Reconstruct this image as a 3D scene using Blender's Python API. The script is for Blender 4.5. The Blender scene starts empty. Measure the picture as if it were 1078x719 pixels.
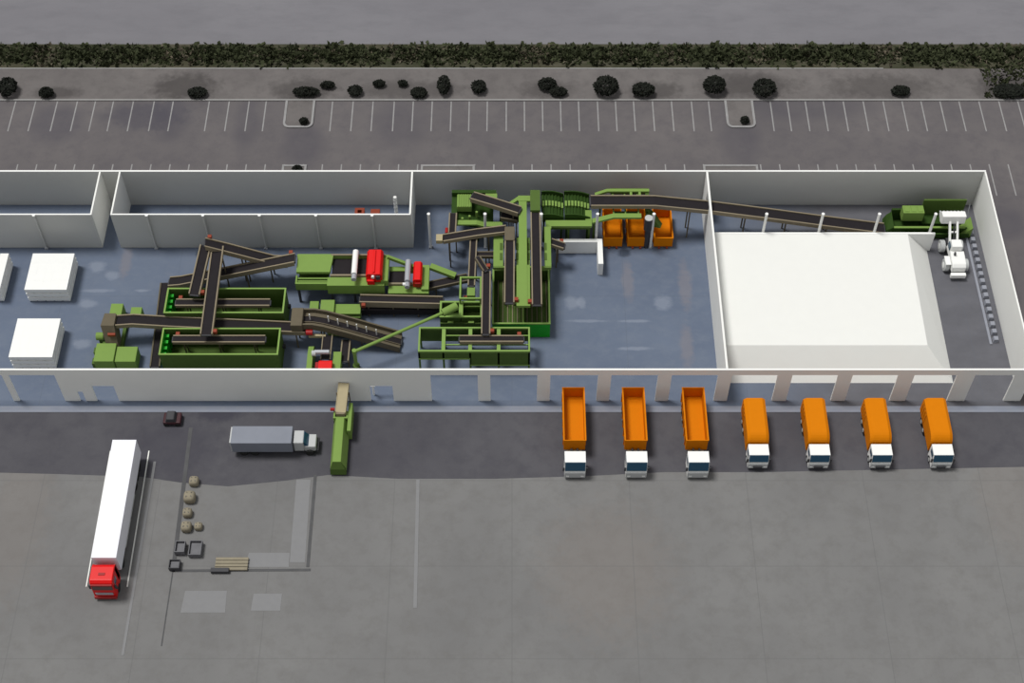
import bpy, math, random
from mathutils import Vector, Matrix
random.seed(7)
S = bpy.context.scene
COL = S.collection
R = math.radians

# ------------------------------------------------------------------ camera (high oblique view, 150 m up)
F, PITCH, HC, H = 1585.0, R(54.1), 150.0, 6.5
YC = -99.793
cd = bpy.data.cameras.new('camera'); cam = bpy.data.objects.new('camera', cd); COL.objects.link(cam)
cam.location = (0, YC, HC); cam.rotation_euler = (R(90) - PITCH, 0, 0)
cd.sensor_fit = 'HORIZONTAL'; cd.sensor_width = 36; cd.lens = F / 1078 * 36
cd.clip_start = 1; cd.clip_end = 1500
S.camera = cam

def at(px, py, z=0.0):
    """site plan: a point of the photograph at height z -> metres"""
    u = (px - 539) / F; v = (py - 359.5) / F
    dy = math.cos(PITCH) - v * math.sin(PITCH); dz = math.sin(PITCH) + v * math.cos(PITCH)
    t = (HC - z) / dz
    return Vector((u * t, dy * t + YC, z))

# ------------------------------------------------------------------ materials
M = {}
def mat(name, col, rough=.6, metal=0.0, var=.06, scale=1.5, spec=.3):
    m = bpy.data.materials.new(name); m.use_nodes = True
    nt = m.node_tree; b = nt.nodes['Principled BSDF']
    b.inputs['Roughness'].default_value = rough; b.inputs['Metallic'].default_value = metal
    b.inputs['Specular IOR Level'].default_value = spec
    n = nt.nodes.new('ShaderNodeTexNoise'); n.inputs['Scale'].default_value = scale; n.inputs['Detail'].default_value = 4
    g = nt.nodes.new('ShaderNodeNewGeometry'); nt.links.new(g.outputs['Position'], n.inputs['Vector'])
    mx = nt.nodes.new('ShaderNodeMix'); mx.data_type = 'RGBA'
    lo = [max(0, c * (1 - var)) for c in col]; hi = [min(1, c * (1 + var)) for c in col]
    mx.inputs[6].default_value = (*lo, 1); mx.inputs[7].default_value = (*hi, 1)
    nt.links.new(n.outputs['Fac'], mx.inputs[0]); nt.links.new(mx.outputs[2], b.inputs['Base Color'])
    M[name] = m; return m

def gmat(name, c1, c2, c3, s1=.05, s2=.6, stretch=(1, 1, 1), spots=(), spotcol=(.05, .05, .06), joints=None, split=None, rough=.85):
    """ground: two scales of mottling, optional spots (marks and painted shade) and slab joints"""
    m = bpy.data.materials.new(name); m.use_nodes = True
    nt = m.node_tree; N = nt.nodes; L = nt.links; b = N['Principled BSDF']
    b.inputs['Roughness'].default_value = rough; b.inputs['Specular IOR Level'].default_value = .15
    g = N.new('ShaderNodeNewGeometry'); mp = N.new('ShaderNodeMapping'); mp.inputs['Scale'].default_value = stretch
    L.new(g.outputs['Position'], mp.inputs['Vector'])
    def noise(s, d=5, ro=.6):
        n = N.new('ShaderNodeTexNoise'); n.inputs['Scale'].default_value = s; n.inputs['Detail'].default_value = d; n.inputs['Roughness'].default_value = ro
        L.new(mp.outputs['Vector'], n.inputs['Vector']); return n
    def ramp(src, a, z):
        r = N.new('ShaderNodeMapRange'); r.inputs[1].default_value = a; r.inputs[2].default_value = z
        L.new(src, r.inputs[0]); return r.outputs[0]
    def mix(f, a, c, k=None):
        x = N.new('ShaderNodeMix'); x.data_type = 'RGBA'
        if hasattr(f, 'node'): L.new(f, x.inputs[0])
        else: x.inputs[0].default_value = f
        for i, q in ((6, a), (7, c)):
            if hasattr(q, 'node'): L.new(q, x.inputs[i])
            else: x.inputs[i].default_value = (*q, 1)
        return x.outputs[2]
    def math_(op, a, c):
        x = N.new('ShaderNodeMath'); x.operation = op
        for i, q in ((0, a), (1, c)):
            if hasattr(q, 'node'): L.new(q, x.inputs[i])
            else: x.inputs[i].default_value = q
        return x.outputs[0]
    col = mix(ramp(noise(s1).outputs['Fac'], .35, .65), c1, c2)
    col = mix(math_('MULTIPLY', ramp(noise(s2, 6, .7).outputs['Fac'], .45, .75), .6), col, c3)
    if split:
        x0, x1, cc = split
        sp = N.new('ShaderNodeSeparateXYZ'); L.new(g.outputs['Position'], sp.inputs[0])
        w = math_('ADD', sp.outputs[0], math_('MULTIPLY', noise(.12).outputs['Fac'], 8))
        f = ramp(w, x0 + 4, x1 + 4)
        n2 = mix(ramp(noise(.3).outputs['Fac'], .35, .65), cc, tuple(c * 1.18 for c in cc))
        col = mix(f, col, n2)
    for sp_ in spots:
        x, y, rx, ry, amt = sp_[:5]; scol = sp_[5] if len(sp_) > 5 else spotcol
        s = N.new('ShaderNodeVectorMath'); s.operation = 'SUBTRACT'; s.inputs[1].default_value = (x, y, 0); L.new(g.outputs['Position'], s.inputs[0])
        d = N.new('ShaderNodeVectorMath'); d.operation = 'MULTIPLY'; d.inputs[1].default_value = (1 / rx, 1 / ry, 0); L.new(s.outputs[0], d.inputs[0])
        ln = N.new('ShaderNodeVectorMath'); ln.operation = 'LENGTH'; L.new(d.outputs[0], ln.inputs[0])
        w = math_('ADD', ln.outputs['Value'], math_('MULTIPLY', math_('SUBTRACT', noise(.9).outputs['Fac'], .5), 1.2))
        f = math_('MULTIPLY', ramp(w, 1.15, .55), amt)
        col = mix(f, col, scol)
    if joints:
        wv, hv, jc, ms = joints
        br = N.new('ShaderNodeTexBrick'); br.inputs['Scale'].default_value = 1; br.inputs['Brick Width'].default_value = wv; br.inputs['Row Height'].default_value = hv
        br.inputs['Mortar Size'].default_value = ms; br.offset = .0; L.new(g.outputs['Position'], br.inputs['Vector'])
        col = mix(math_('MULTIPLY', br.outputs['Fac'], .45), col, jc)
    L.new(col, b.inputs['Base Color']); M[name] = m; return m

mat('white', (.82, .82, .80), .55, var=.02)
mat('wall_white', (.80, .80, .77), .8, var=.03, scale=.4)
mat('pile_white', (.75, .75, .72), .9, var=.02, scale=.8)
mat('trailer_white', (.82, .82, .88), .5, var=.02)
mat('post', (.72, .72, .70), .6, var=.05)
mat('tan', (.24, .20, .138), .7, var=.10, spec=.1)
mat('shaded_wall', (.52, .52, .50), .85, var=.03, scale=.4)  # white wall darkened in colour for the interior shade
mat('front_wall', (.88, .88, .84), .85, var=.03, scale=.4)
mat('shaded_green', (.028, .062, .011), .65, var=.15, spec=.1)  # green with the shade at the rear of the hall put in
mat('brown', (.125, .105, .072), .7, var=.12, spec=.1)
mat('pale_tan', (.38, .32, .19), .6, var=.10)
mat('belt', (.023, .020, .022), .9, var=.15, spec=.08)
mat('light_green', (.21, .33, .085), .6, var=.04, spec=.08)
mat('green', (.185, .290, .070), .6, var=.05, spec=.08)
mat('dark_green', (.078, .128, .030), .65, var=.12, spec=.08)
mat('vivid_green', (.010, .34, .012), .5, var=.12)
mat('red', (.68, .004, .004), .4, var=.05)
mat('dark_red', (.30, .006, .006), .45, var=.08)
mat('rust', (.24, .040, .016), .6, var=.12)
mat('orange', (.62, .185, .002), .6, var=.04, spec=.06)
mat('glass_blue', (.010, .058, .108), .15, var=.08, spec=.5)
mat('steel', (.38, .39, .42), .4, metal=.2, var=.06)
mat('light_grey', (.45, .46, .46), .5, var=.04)
mat('rubber', (.02, .02, .02), .9, var=.15)
mat('charcoal', (.045, .045, .05), .6, var=.15)
mat('concrete_block', (.26, .27, .31), .9, var=.12)
mat('bag', (.25, .22, .16), .9, var=.15)
mat('scrap', (.14, .14, .15), .7, var=.25)
mat('old_trailer', (.20, .215, .255), .6, var=.12, scale=.5)
mat('bush', (.011, .013, .009), .9, var=.5)
mat('scrub', (.046, .054, .024), .9, var=.5, scale=.6)
mat('dry_scrub', (.14, .12, .085), .9, var=.4, scale=.6)
mat('paint', (.26, .255, .255), .8, var=.25, scale=1.2)
mat('white_paint', (.8, .8, .76), .7, var=.05)
mat('kerb', (.27, .265, .26), .9, var=.12)
mat('joint', (.085, .085, .088), .95, var=.3, scale=.8)
mat('pale_slab', (.205, .205, .21), .9, var=.06)
mat('tarp', (.030, .032, .055), .8, var=.2)

blob = lambda px, py: tuple(at(px, py)[:2])
gmat('yard_concrete', (.158, .156, .156), (.188, .186, .184), (.135, .13, .126), .05, .5,
     spots=[(*blob(640, 600), 8, 9, .35), (*blob(20, 540), 4, 12, .3), (*blob(1060, 520), 4, 9, .25)], spotcol=(.19, .165, .148),
     joints=(13.5, 11.0, (.125, .125, .125), .05))
gmat('shadowed_asphalt', (.070, .068, .078), (.092, .090, .100), (.054, .052, .064), .07, .4,  # asphalt colour with the building shadow painted in
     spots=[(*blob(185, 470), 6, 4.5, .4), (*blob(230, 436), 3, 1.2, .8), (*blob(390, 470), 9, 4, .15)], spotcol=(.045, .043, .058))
gmat('floor_concrete', (.108, .134, .190), (.130, .159, .218), (.155, .180, .228), .06, .5, stretch=(1, 1.4, 1),
     spots=[(*blob(213, 267), .9, .9, .8), (*blob(484, 267), 1.0, 1.0, .8), (*blob(657, 266), .9, .9, .8), (*blob(600, 268), .8, .6, .6), (*blob(602,319),1,1,.5,(.24,.27,.33)), (*blob(612,319),0.6,1,.5,(.24,.27,.33)), (*blob(698,319),1.2,1.2,.5,(.24,.27,.33)), (*blob(618,338),2.6,0.25,.5,(.24,.27,.33)), (*blob(668,338),2.2,0.25,.5,(.24,.27,.33)), (*blob(669,367),2.4,0.3,.5,(.24,.27,.33)), (*blob(102,281),1.2,1.0,.5,(.24,.27,.33)), (*blob(118,290),1,0.8,.5,(.24,.27,.33)), (*blob(92,320),1.2,0.8,.5,(.24,.27,.33)), (*blob(86,362),1.3,0.8,.5,(.24,.27,.33)), (*blob(103,306),2.2,0.3,.5,(.24,.27,.33)), (*blob(150,306),1.0,0.25,.5,(.24,.27,.33)), (*blob(661,295),0.8,3.5,.5,(.20,.185,.20)), (*blob(721,300),0.9,4,.5,(.20,.185,.20)), (*blob(723,365),0.9,3.5,.5,(.20,.185,.20)), (*blob(133,275),0.8,3,.5,(.20,.185,.20))],  # round dark spots paint in roof-vent shadows; the others are marks
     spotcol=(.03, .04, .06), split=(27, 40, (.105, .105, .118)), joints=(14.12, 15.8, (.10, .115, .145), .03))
gmat('threshold', (.235, .255, .31), (.26, .28, .335), (.27, .28, .31), .2, .8)
gmat('lot_asphalt', (.108, .099, .104), (.135, .123, .124), (.085, .078, .088), .07, .45,
     spots=[(*blob(150, 122), 6, 3, .55), (*blob(60, 130), 4, 4, .45), (*blob(180, 122), 3, 5, .4), (*blob(260, 130), 2, 5, .3), (*blob(420, 130), 4, 5, .3), (*blob(320, 150), 3, 5, .35), (*blob(780, 150), 3, 5, .3), (*blob(850, 112), 10, 3, .25), (*blob(1060, 235), 3, 3, .4)], spotcol=(.058, .055, .072))  # bluish spots at the left end paint tree shadows into the asphalt
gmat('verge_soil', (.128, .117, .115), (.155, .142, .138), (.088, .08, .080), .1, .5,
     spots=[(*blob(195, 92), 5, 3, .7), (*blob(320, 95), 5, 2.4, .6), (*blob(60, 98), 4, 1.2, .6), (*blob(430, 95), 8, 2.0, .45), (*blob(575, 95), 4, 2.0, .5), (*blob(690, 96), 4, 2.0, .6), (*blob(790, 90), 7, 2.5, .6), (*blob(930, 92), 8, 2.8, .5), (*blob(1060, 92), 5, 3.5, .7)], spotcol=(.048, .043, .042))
gmat('scrub_soil', (.030, .034, .018), (.055, .052, .032), (.13, .115, .09), .15, .55, stretch=(.5, 1.5, 1))
gmat('road_asphalt', (.165, .16, .175), (.19, .185, .20), (.14, .137, .15), .08, .4, stretch=(.4, 1, 1))

# ------------------------------------------------------------------ mesh builder
class MB:
    def __init__(s): s.v = []; s.f = []
    def add(s, vs, fs):
        o = len(s.v); s.v += [Vector(v) for v in vs]; s.f += [[i + o for i in f] for f in fs]; return s
    def hexa(s, c):        # 8 corners: bottom 4 ccw then top 4 ccw
        return s.add(c, [(3, 2, 1, 0), (4, 5, 6, 7), (0, 1, 5, 4), (1, 2, 6, 5), (2, 3, 7, 6), (3, 0, 4, 7)])
    def box(s, x0, x1, y0, y1, z0, z1):
        return s.hexa([(x0, y0, z0), (x1, y0, z0), (x1, y1, z0), (x0, y1, z0), (x0, y0, z1), (x1, y0, z1), (x1, y1, z1), (x0, y1, z1)])
    def taper(s, x0, x1, y0, y1, z0, z1, tx=0, ty=0):
        return s.hexa([(x0, y0, z0), (x1, y0, z0), (x1, y1, z0), (x0, y1, z0), (x0 + tx, y0 + ty, z1), (x1 - tx, y0 + ty, z1), (x1 - tx, y1 - ty, z1), (x0 + tx, y1 - ty, z1)])
    def prism(s, pts, axis, a, b):   # polygon (2 coords) extruded along axis 'x','y','z' from a to b
        def m(p, q):
            return {'x': (q, p[0], p[1]), 'y': (p[0], q, p[1]), 'z': (p[0], p[1], q)}[axis]
        n = len(pts); vs = [m(p, a) for p in pts] + [m(p, b) for p in pts]
        fs = [tuple(range(n))[::-1], tuple(range(n, 2 * n))] + [(i, (i + 1) % n, n + (i + 1) % n, n + i) for i in range(n)]
        return s.add(vs, fs)
    def tube(s, p0, p1, r, n=16, r1=None):
        p0 = Vector(p0); p1 = Vector(p1); d = (p1 - p0).normalized()
        a = d.orthogonal().normalized(); b = d.cross(a); r1 = r if r1 is None else r1
        vs = []
        for p, q in ((p0, r), (p1, r1)):
            for i in range(n):
                t = 2 * math.pi * i / n; vs.append(p + (a * math.cos(t) + b * math.sin(t)) * q)
        fs = [tuple(range(n))[::-1], tuple(range(n, 2 * n))] + [(i, (i + 1) % n, n + (i + 1) % n, n + i) for i in range(n)]
        return s.add(vs, fs)
    def bar(s, p0, p1, w, h):        # rectangular bar between two points
        p0 = Vector(p0); p1 = Vector(p1); d = (p1 - p0).normalized()
        up = Vector((0, 0, 1)) if abs(d.z) < .95 else Vector((0, 1, 0))
        sd = d.cross(up).normalized() * (w / 2); u = sd.cross(d).normalized() * (h / 2)
        c = [p + x for p in (p0, p1) for x in (-sd - u, sd - u, sd + u, -sd + u)]
        return s.add(c, [(0, 1, 2, 3), (7, 6, 5, 4), (0, 4, 5, 1), (1, 5, 6, 2), (2, 6, 7, 3), (3, 7, 4, 0)])
    def sweep(s, pts, off0, off1, z0, z1):   # band between two side offsets along a path
        pts = [Vector(p) for p in pts]; vs = []; n = len(pts)
        for i, p in enumerate(pts):
            a = pts[max(0, i - 1)]; b = pts[min(n - 1, i + 1)]; d = (b - a); d.z = 0
            d = d.normalized() if d.length > 1e-6 else Vector((1, 0, 0))
            sd = Vector((d.y, -d.x, 0))
            for o, z in ((off0, z0), (off1, z0), (off1, z1), (off0, z1)): vs.append(p + sd * o + Vector((0, 0, z)))
        fs = [(0, 1, 2, 3), tuple(4 * (n - 1) + k for k in (3, 2, 1, 0))]
        for i in range(n - 1):
            for k in range(4):
                a = 4 * i + k; b = 4 * i + (k + 1) % 4; fs.append((a, a + 4, b + 4, b))
        return s.add(vs, fs)
    def tub(s, x0, x1, y0, y1, z0, z1, t=.15, floor=True):   # open-topped box with walls of thickness t
        s.box(x0, x1, y0, y0 + t, z0, z1); s.box(x0, x1, y1 - t, y1, z0, z1)
        s.box(x0, x0 + t, y0 + t, y1 - t, z0, z1); s.box(x1 - t, x1, y0 + t, y1 - t, z0, z1)
        if floor: s.box(x0 + t, x1 - t, y0 + t, y1 - t, z0, z0 + t)
        return s
    def rim(s, x0, x1, y0, y1, z, w=.18, h=.12):             # flat rim frame lying on z
        s.box(x0, x1, y0, y0 + w, z, z + h); s.box(x0, x1, y1 - w, y1, z, z + h)
        s.box(x0, x0 + w, y0 + w, y1 - w, z, z + h); s.box(x1 - w, x1, y0 + w, y1 - w, z, z + h); return s
    def build(s, name, m, parent=None, bev=0, smooth=False, kind=None, label=None):
        o0 = ORG.get(parent.name, Vector((0, 0, 0))) if parent else Vector((0, 0, 0))
        me = bpy.data.meshes.new(name); me.from_pydata([v - o0 for v in s.v], [], s.f); me.validate(); me.update()
        import bmesh
        bm = bmesh.new(); bm.from_mesh(me); bmesh.ops.recalc_face_normals(bm, faces=bm.faces); bm.to_mesh(me); bm.free()
        me.materials.append(M[m] if isinstance(m, str) else m)
        if smooth:
            for p in me.polygons: p.use_smooth = True
        o = bpy.data.objects.new(name, me); COL.objects.link(o)
        if parent: o.parent = parent; ORG[o.name] = o0
        if bev:
            b = o.modifiers.new('bevel', 'BEVEL'); b.width = bev; b.segments = 2; b.limit_method = 'ANGLE'
        if kind: o['kind'] = kind
        if label: o['label'] = label
        return o
ORG = {}
def thing(name, label, cat, loc=(0, 0, 0), group=None):
    o = bpy.data.objects.new(name, None); o.empty_display_size = .3; COL.objects.link(o); o.location = loc
    ORG[o.name] = Vector(loc); o['label'] = label; o['category'] = cat
    if group: o['group'] = group
    return o
def tag(o, label, cat, group=None):
    o['label'] = label; o['category'] = cat
    if group: o['group'] = group
    return o
def copy_tree(o, parent=None):
    c = o.copy(); COL.objects.link(c)
    if parent: c.parent = parent
    for ch in list(o.children): copy_tree(ch, c)
    return c
def struct(name, mb, m, label=None, **k):
    o = mb.build(name, m, None, **k); o['kind'] = 'structure'
    if label: o['label'] = label
    return o

# ------------------------------------------------------------------ light
w = bpy.data.worlds.new('world'); S.world = w; w.use_nodes = True
bg = w.node_tree.nodes['Background']; bg.inputs[0].default_value = (.97, .985, 1, 1); bg.inputs[1].default_value = .42
sd = bpy.data.lights.new('sun', 'SUN'); so = bpy.data.objects.new('sun', sd); COL.objects.link(so)
sd.energy = 2.75; sd.angle = R(16); sd.color = (1, .99, .96)
sdir = Vector((-math.tan(R(19)), math.tan(R(8)), 1)).normalized()     # towards the sun
so.rotation_euler = sdir.to_track_quat('Z', 'Y').to_euler(); so.location = (-30, -20, 90)
S.view_settings.view_transform = 'Standard'; S.view_settings.look = 'None'; S.view_settings.gamma = 1
S.view_settings.exposure = 0; S.view_settings.use_curve_mapping = False

# ------------------------------------------------------------------ ground
XL, XR, WL, WR = -110, 110, -74, 60.75
YB = 30.98
struct('ground', MB().box(XL, XR, -70, -8.8, -.4, 0), 'yard_concrete', 'grey concrete yard in front of the long building')
# asphalt strip with the building shadow painted in, its edge uneven like the shadow
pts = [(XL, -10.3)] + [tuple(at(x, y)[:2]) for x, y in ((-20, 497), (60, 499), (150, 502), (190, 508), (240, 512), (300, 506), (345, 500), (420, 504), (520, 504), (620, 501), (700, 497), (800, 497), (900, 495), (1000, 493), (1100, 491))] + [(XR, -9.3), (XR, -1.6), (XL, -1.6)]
struct('shadow_band_pavement', MB().prism(pts, 'z', -.3, .012), 'shadowed_asphalt', 'asphalt along the building front, darkened with its painted shadow')
struct('kerb_strip', MB().box(XL, WR + 6, -1.6, -.75, -.3, .05), 'threshold', 'pale concrete strip along the foot of the front wall')
struct('floor', MB().box(WL, WR, -.75, YB, -.4, .02), 'floor_concrete', 'blue-grey concrete floor of the open-roofed hall')
struct('lot_pavement', MB().box(XL, XR, YB, 50.2, -.4, 0).box(WR, XR, -.75, YB, -.4, 0).box(WR + 6, XR, -1.6, -.75, -.4, 0).box(XL, WL, -.75, YB, -.4, 0), 'lot_asphalt', 'mottled asphalt car park behind the building')
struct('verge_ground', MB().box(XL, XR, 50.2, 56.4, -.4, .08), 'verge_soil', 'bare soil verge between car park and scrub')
struct('scrub_ground', MB().box(XL, XR, 56.4, 61.4, -.4, .06), 'scrub_soil')
struct('road', MB().box(XL, XR, 61.4, 130, -.4, .02), 'road_asphalt', 'pale grey road beyond the scrub strip')
struct('trim_1', MB().box(XL, XR, 50.05, 50.3, -.2, .16), 'kerb', 'concrete kerb between car park and verge')
struct('trim_2', MB().box(XL, 52.5, 56.3, 56.5, -.2, .14), 'kerb', 'pale kerb between verge and scrub')
# painted bay lines (paint on the asphalt, one surface marking)
pl = MB()
tops = [-4, 16, 37, 60, 81, 100, 119, 140, 162, 182, 220, 241, 262, 280, 350, 371.7, 392.7, 415, 435, 455, 475, 494, 513, 533, 552, 571, 590, 609, 629, 648, 667, 687, 707, 728, 746, 811, 829, 848, 867, 888, 909, 930, 950, 970, 990, 1010, 1031, 1052, 1072]
for x in tops:
    X = at(x, 109)[0]; pl.box(X - .085, X + .085, 44.3, 50.0, 0, .006)
k0 = at(16, 109)[0]
for i in range(62):
    X = k0 + i * 2.56
    if X < 78: pl.box(X - .085, X + .085, 32.6, 38.2, 0, .006)
struct('parking_marking', pl, 'paint', 'pale painted bay lines of the car park')

# ------------------------------------------------------------------ walls
T = .2
door = []     # (x0, x1, z0, z1) openings of the front wall
def op(pxl, pxr, py, z):   # opening top corners in the plane of the front wall
    return at(pxl, py, z)[0], at(pxr, py, z)[0]
for xl, xr in ((452.8, 502.7), (516, 565.8), (579.5, 629.8), (643.7, 693), (707.4, 756.3), (770.7, 819), (834.5, 882.6), (898, 946), (963, 1008), (1027, 1069)):
    a, b = op(xl, xr, 395.3, 5.45); door.append((a, b, 5.45))
a, b = op(-50, -4, 395.3, 5.45); door.append((a, b + .6, 5.45))
a, b = op(8, 57, 395.3, 5.45); door.append((a, b, 5.45))
a, b = op(81.3, 87.2, 411.8, 1.9); door.append((a, b, 2.0))
a, b = op(96.3, 119.7, 405.7, 3.2); door.append((a, b, 3.2))
a, b = op(388.8, 413, 406, 3.2); door.append((a, b, 3.2))
a, b = op(359.5, 367.5, 404, 3.6); CHUTE = (a, b)
door.sort()
def pierced(x0, x1, y0, y1, z1, openings, m=None):
    b = MB(); cur = x0
    for a, c, h in openings:
        b.box(cur, a, y0, y1, 0, z1); b.box(a, c, y0, y1, h, z1); cur = c
    b.box(cur, x1, y0, y1, 0, z1); return b
struct('wall_front', pierced(WL, WR, 0, T, H - .06, door), 'front_wall', 'long white front wall with dock openings')
for xs, nm in ((0, None),): pass
struct('wall_back', MB().box(WL, WR, YB, YB + T, 0, H - .06), 'shaded_wall', 'white rear wall of the hall')
struct('wall_right', MB().box(WR - T, WR, T, YB, 0, H), 'wall_white', 'white end wall of the hall')
XM = 25.0
# the dividing wall has a hole for the long feed conveyor
struct('wall_middle', MB().box(XM - .12, XM + .12, T, 25.4, 0, H).box(XM - .12, XM + .12, 28.2, YB, 0, H).box(XM - .12, XM + .12, 25.4, 28.2, 0, 2.9).box(XM - .12, XM + .12, 25.4, 28.2, 5.9, H), 'wall_white', 'white dividing wall between machine hall and tipping hall')
YP = 23.7
struct('wall_partition', MB().box(-50.35, -12.72, YP, YP + .16, 0, H - .06), 'shaded_wall', 'white partition of the long rear store')
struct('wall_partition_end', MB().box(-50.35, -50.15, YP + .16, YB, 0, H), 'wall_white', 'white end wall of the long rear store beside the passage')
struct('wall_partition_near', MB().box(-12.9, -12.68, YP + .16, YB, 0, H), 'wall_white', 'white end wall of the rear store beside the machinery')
struct('wall_store', MB().box(WL, -52.7, YP, YP + .16, 0, H - .06), 'shaded_wall', 'white partition of the far left store')
struct('wall_store_end', MB().box(-52.9, -52.7, YP + .16, YB, 0, H), 'wall_white', 'white end wall of the far left store')

for k, (a_, b_, c_, d_) in enumerate(((WL, WR, -.02, T + .02), (WL, WR, YB - .02, YB + T + .02), (-50.35, -12.72, YP - .02, YP + .18), (WL, -52.7, YP - .02, YP + .18))):
    struct(f'trim_{k + 3}', MB().box(a_, b_, c_, d_, H - .06, H), 'white', 'white strip added along a wall top for its lit tone')  # strips added so wall tops stay lit white above darkened faces
# roof posts along one line
X0 = -10.45
names = {0: 'white steel post by itself beside the end of the long rear store', 1: 'white steel post in front of the small green screen walkway', 2: 'white steel post at the upper end of the long green and black belts',
         3: 'white steel post behind the short end of the L-shaped push wall', 4: 'white steel post between the second and third orange bins',
         6: 'white steel post behind the white heap, nearest the dividing wall', 7: 'white steel post behind the white heap, second from the dividing wall', 8: 'white steel post at the sloping end of the feed conveyor by the green feeder', 9: 'white steel post beside the raised bucket of the white loader'}
ordn = ['first', 'second', 'third', 'fourth', 'fifth', 'sixth']
for i in range(-8, 10):
    if i in (5,) or i == -6: continue
    x = X0 + 7.06 * i
    y = YP - .22 if i < 0 else YP
    if i >= 0: lab = names[i]
    elif i > -6: lab = f'white steel post against the long partition, {ordn[-i - 1]} from its machinery end'
    else: lab = f'white steel post against the far left store partition, {ordn[-i - 7]} from the passage'
    if i < -7: continue
    t = thing('steel_post', lab, 'post', (x, y, .02), 'steel roof posts')
    MB().tube((x, y, .3), (x, y, 6.55), .17 if i >= 0 else .12, 14).build('shaft', 'post' if i >= 0 else 'shaded_wall', t)
    MB().box(x - .22, x + .22, y - .16 if i < 0 else y - .22, y + .16 if i < 0 else y + .22, .02, .3).build('base_plate', 'steel', t)
    MB().tube((x, y, 6.55), (x, y, 6.68), .2, 14).build('cap', 'white', t)

# ------------------------------------------------------------------ conveyors
def lerp_path(P, n=1):
    return P
def conveyor(label, path, w=1.2, side=.55, drop=.15, legs=(), legz=.02, rail='tan', name='belt_conveyor', motor=None, rt=.16, motor_side=1, cleats=False, group=None):
    P = [at(*p) if not isinstance(p, Vector) else p for p in path]; w = w - .06
    base = Vector((P[0].x, P[0].y, .02))
    t = thing(name, label, 'conveyor', base, group)
    MB().sweep(P, -w / 2, w / 2, -.16, 0).build('belt', 'belt', t)
    for sgn in (-1, 1):
        a, b = (w / 2, w / 2 + rt) if sgn > 0 else (-w / 2 - rt, -w / 2)
        MB().sweep(P, a, b, drop - side, drop).build('side_rail', rail, t)
    for q, nxt in ((P[0], P[1]), (P[-1], P[-2])):
        d = (q - nxt); d.z = 0; d.normalize(); s2 = Vector((d.y, -d.x, 0)); c = q + d * .02 - Vector((0, 0, .17))
        MB().tube(c - s2 * w / 2, c + s2 * w / 2, .15, 12).build('pulley', 'charcoal', t)
    # total length for the legs
    seg = [(P[i + 1] - P[i]).length for i in range(len(P) - 1)]; tot = sum(seg)
    for f in legs:
        d = f * tot; i = 0
        while i < len(seg) - 1 and d > seg[i]: d -= seg[i]; i += 1
        u = (P[i + 1] - P[i]); q = P[i] + u * (d / seg[i]); u.z = 0; u.normalize(); s2 = Vector((u.y, -u.x, 0))
        for sg in (-1, 1):
            c = q + s2 * sg * (w / 2 + rt / 2)
            if c.z + drop - side > legz + .1:
                MB().box(c.x - .08, c.x + .08, c.y - .08, c.y + .08, legz, c.z + drop - side).build('leg', 'brown', t)
    if motor is not None:
        q, nxt = (P[-1], P[-2]) if motor else (P[0], P[1])
        d = (nxt - q); d.z = 0; d.normalize(); s2 = Vector((d.y, -d.x, 0)) * motor_side
        c = q + d * .5 + s2 * (w / 2 + rt + .22)
        mo = MB().box(c.x - .24, c.x + .24, c.y - .24, c.y + .24, c.z - .35, c.z + .15).build('motor', 'rust', t, bev=.04)
    return t, P

# bunker group, left half of the hall -----------------------------------------------------------
def bunker(label, x0, x1, y0, y1, z=4.0):
    t = thing('bunker', label, 'bunker', ((x0 + x1) / 2, y0, .02), 'green storage bunkers')
    tk = .16
    MB().box(x0, x1, y0, y0 + tk, .02, z).build('front_panel', 'dark_green', t)
    MB().box(x0, x1, y1 - tk, y1, .02, z).build('rear_panel', 'dark_green', t)
    MB().box(x1 - tk, x1, y0 + tk, y1 - tk, .02, z).build('end_panel', 'dark_green', t)
    MB().box(x0, x0 + tk, y0 + tk, y1 - tk, .02, z).build('door_panel', 'vivid_green', t, label='vivid green door panel')
    # drag floor and sloping liner
    MB().box(x0 + tk, x1 - tk, y0 + tk, y1 - tk, .3, .55).build('drag_floor', 'dark_green', t)
    d = MB()
    for k in range(4):
        yy = y0 + tk + (y1 - y0 - 2 * tk) * (k + .5) / 4
        d.box(x0 + tk, x0 + tk + .5, yy - .22, yy + .22, 1.0, 3.4)
    d.build('door_rib', 'vivid_green', t)
    MB().rim(x0 - .04, x1 + .04, y0 - .04, y1 + .04, z, .2, .14).build('rim', 'light_green', t)
    MB().box(x1, x1 + .35, y1 - 1.0, y1 - .6, 1.2, 1.7).build('gearbox', 'charcoal', t)
    return t
bunker('green open-topped bunker on the far side of the long level conveyor', -42.25, -27.75, 10.1, 13.9)
bunker('green open-topped bunker directly behind the front wall', -42.0, -27.85, 3.9, 7.8)
def shuttle(label, x0, x1, y, z, w=.85):
    t, P = conveyor(label, [Vector((x0, y, z)), Vector((x1, y, z))], w, .45, .12, (), rail='tan', motor=0, motor_side=-1)
    for f in (.12, .5, .88):
        X = x0 + (x1 - x0) * f
        for sg in (-1, 1): MB().box(X - .07, X + .07, y + sg * (w / 2 + .06) - .06, y + sg * (w / 2 + .06) + .06, .55, z - .33).build('leg', 'brown', t)
    return t
shuttle('narrow shuttle belt inside the far green bunker', at(185, 319, 3.7)[0], at(284, 319, 3.7)[0], at(200, 318.6, 3.7)[1], 3.7)
shuttle('narrow shuttle belt inside the green bunker by the front wall', at(182, 357, 3.7)[0], at(279, 357, 3.7)[0], at(200, 357, 3.7)[1], 3.7)

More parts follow.
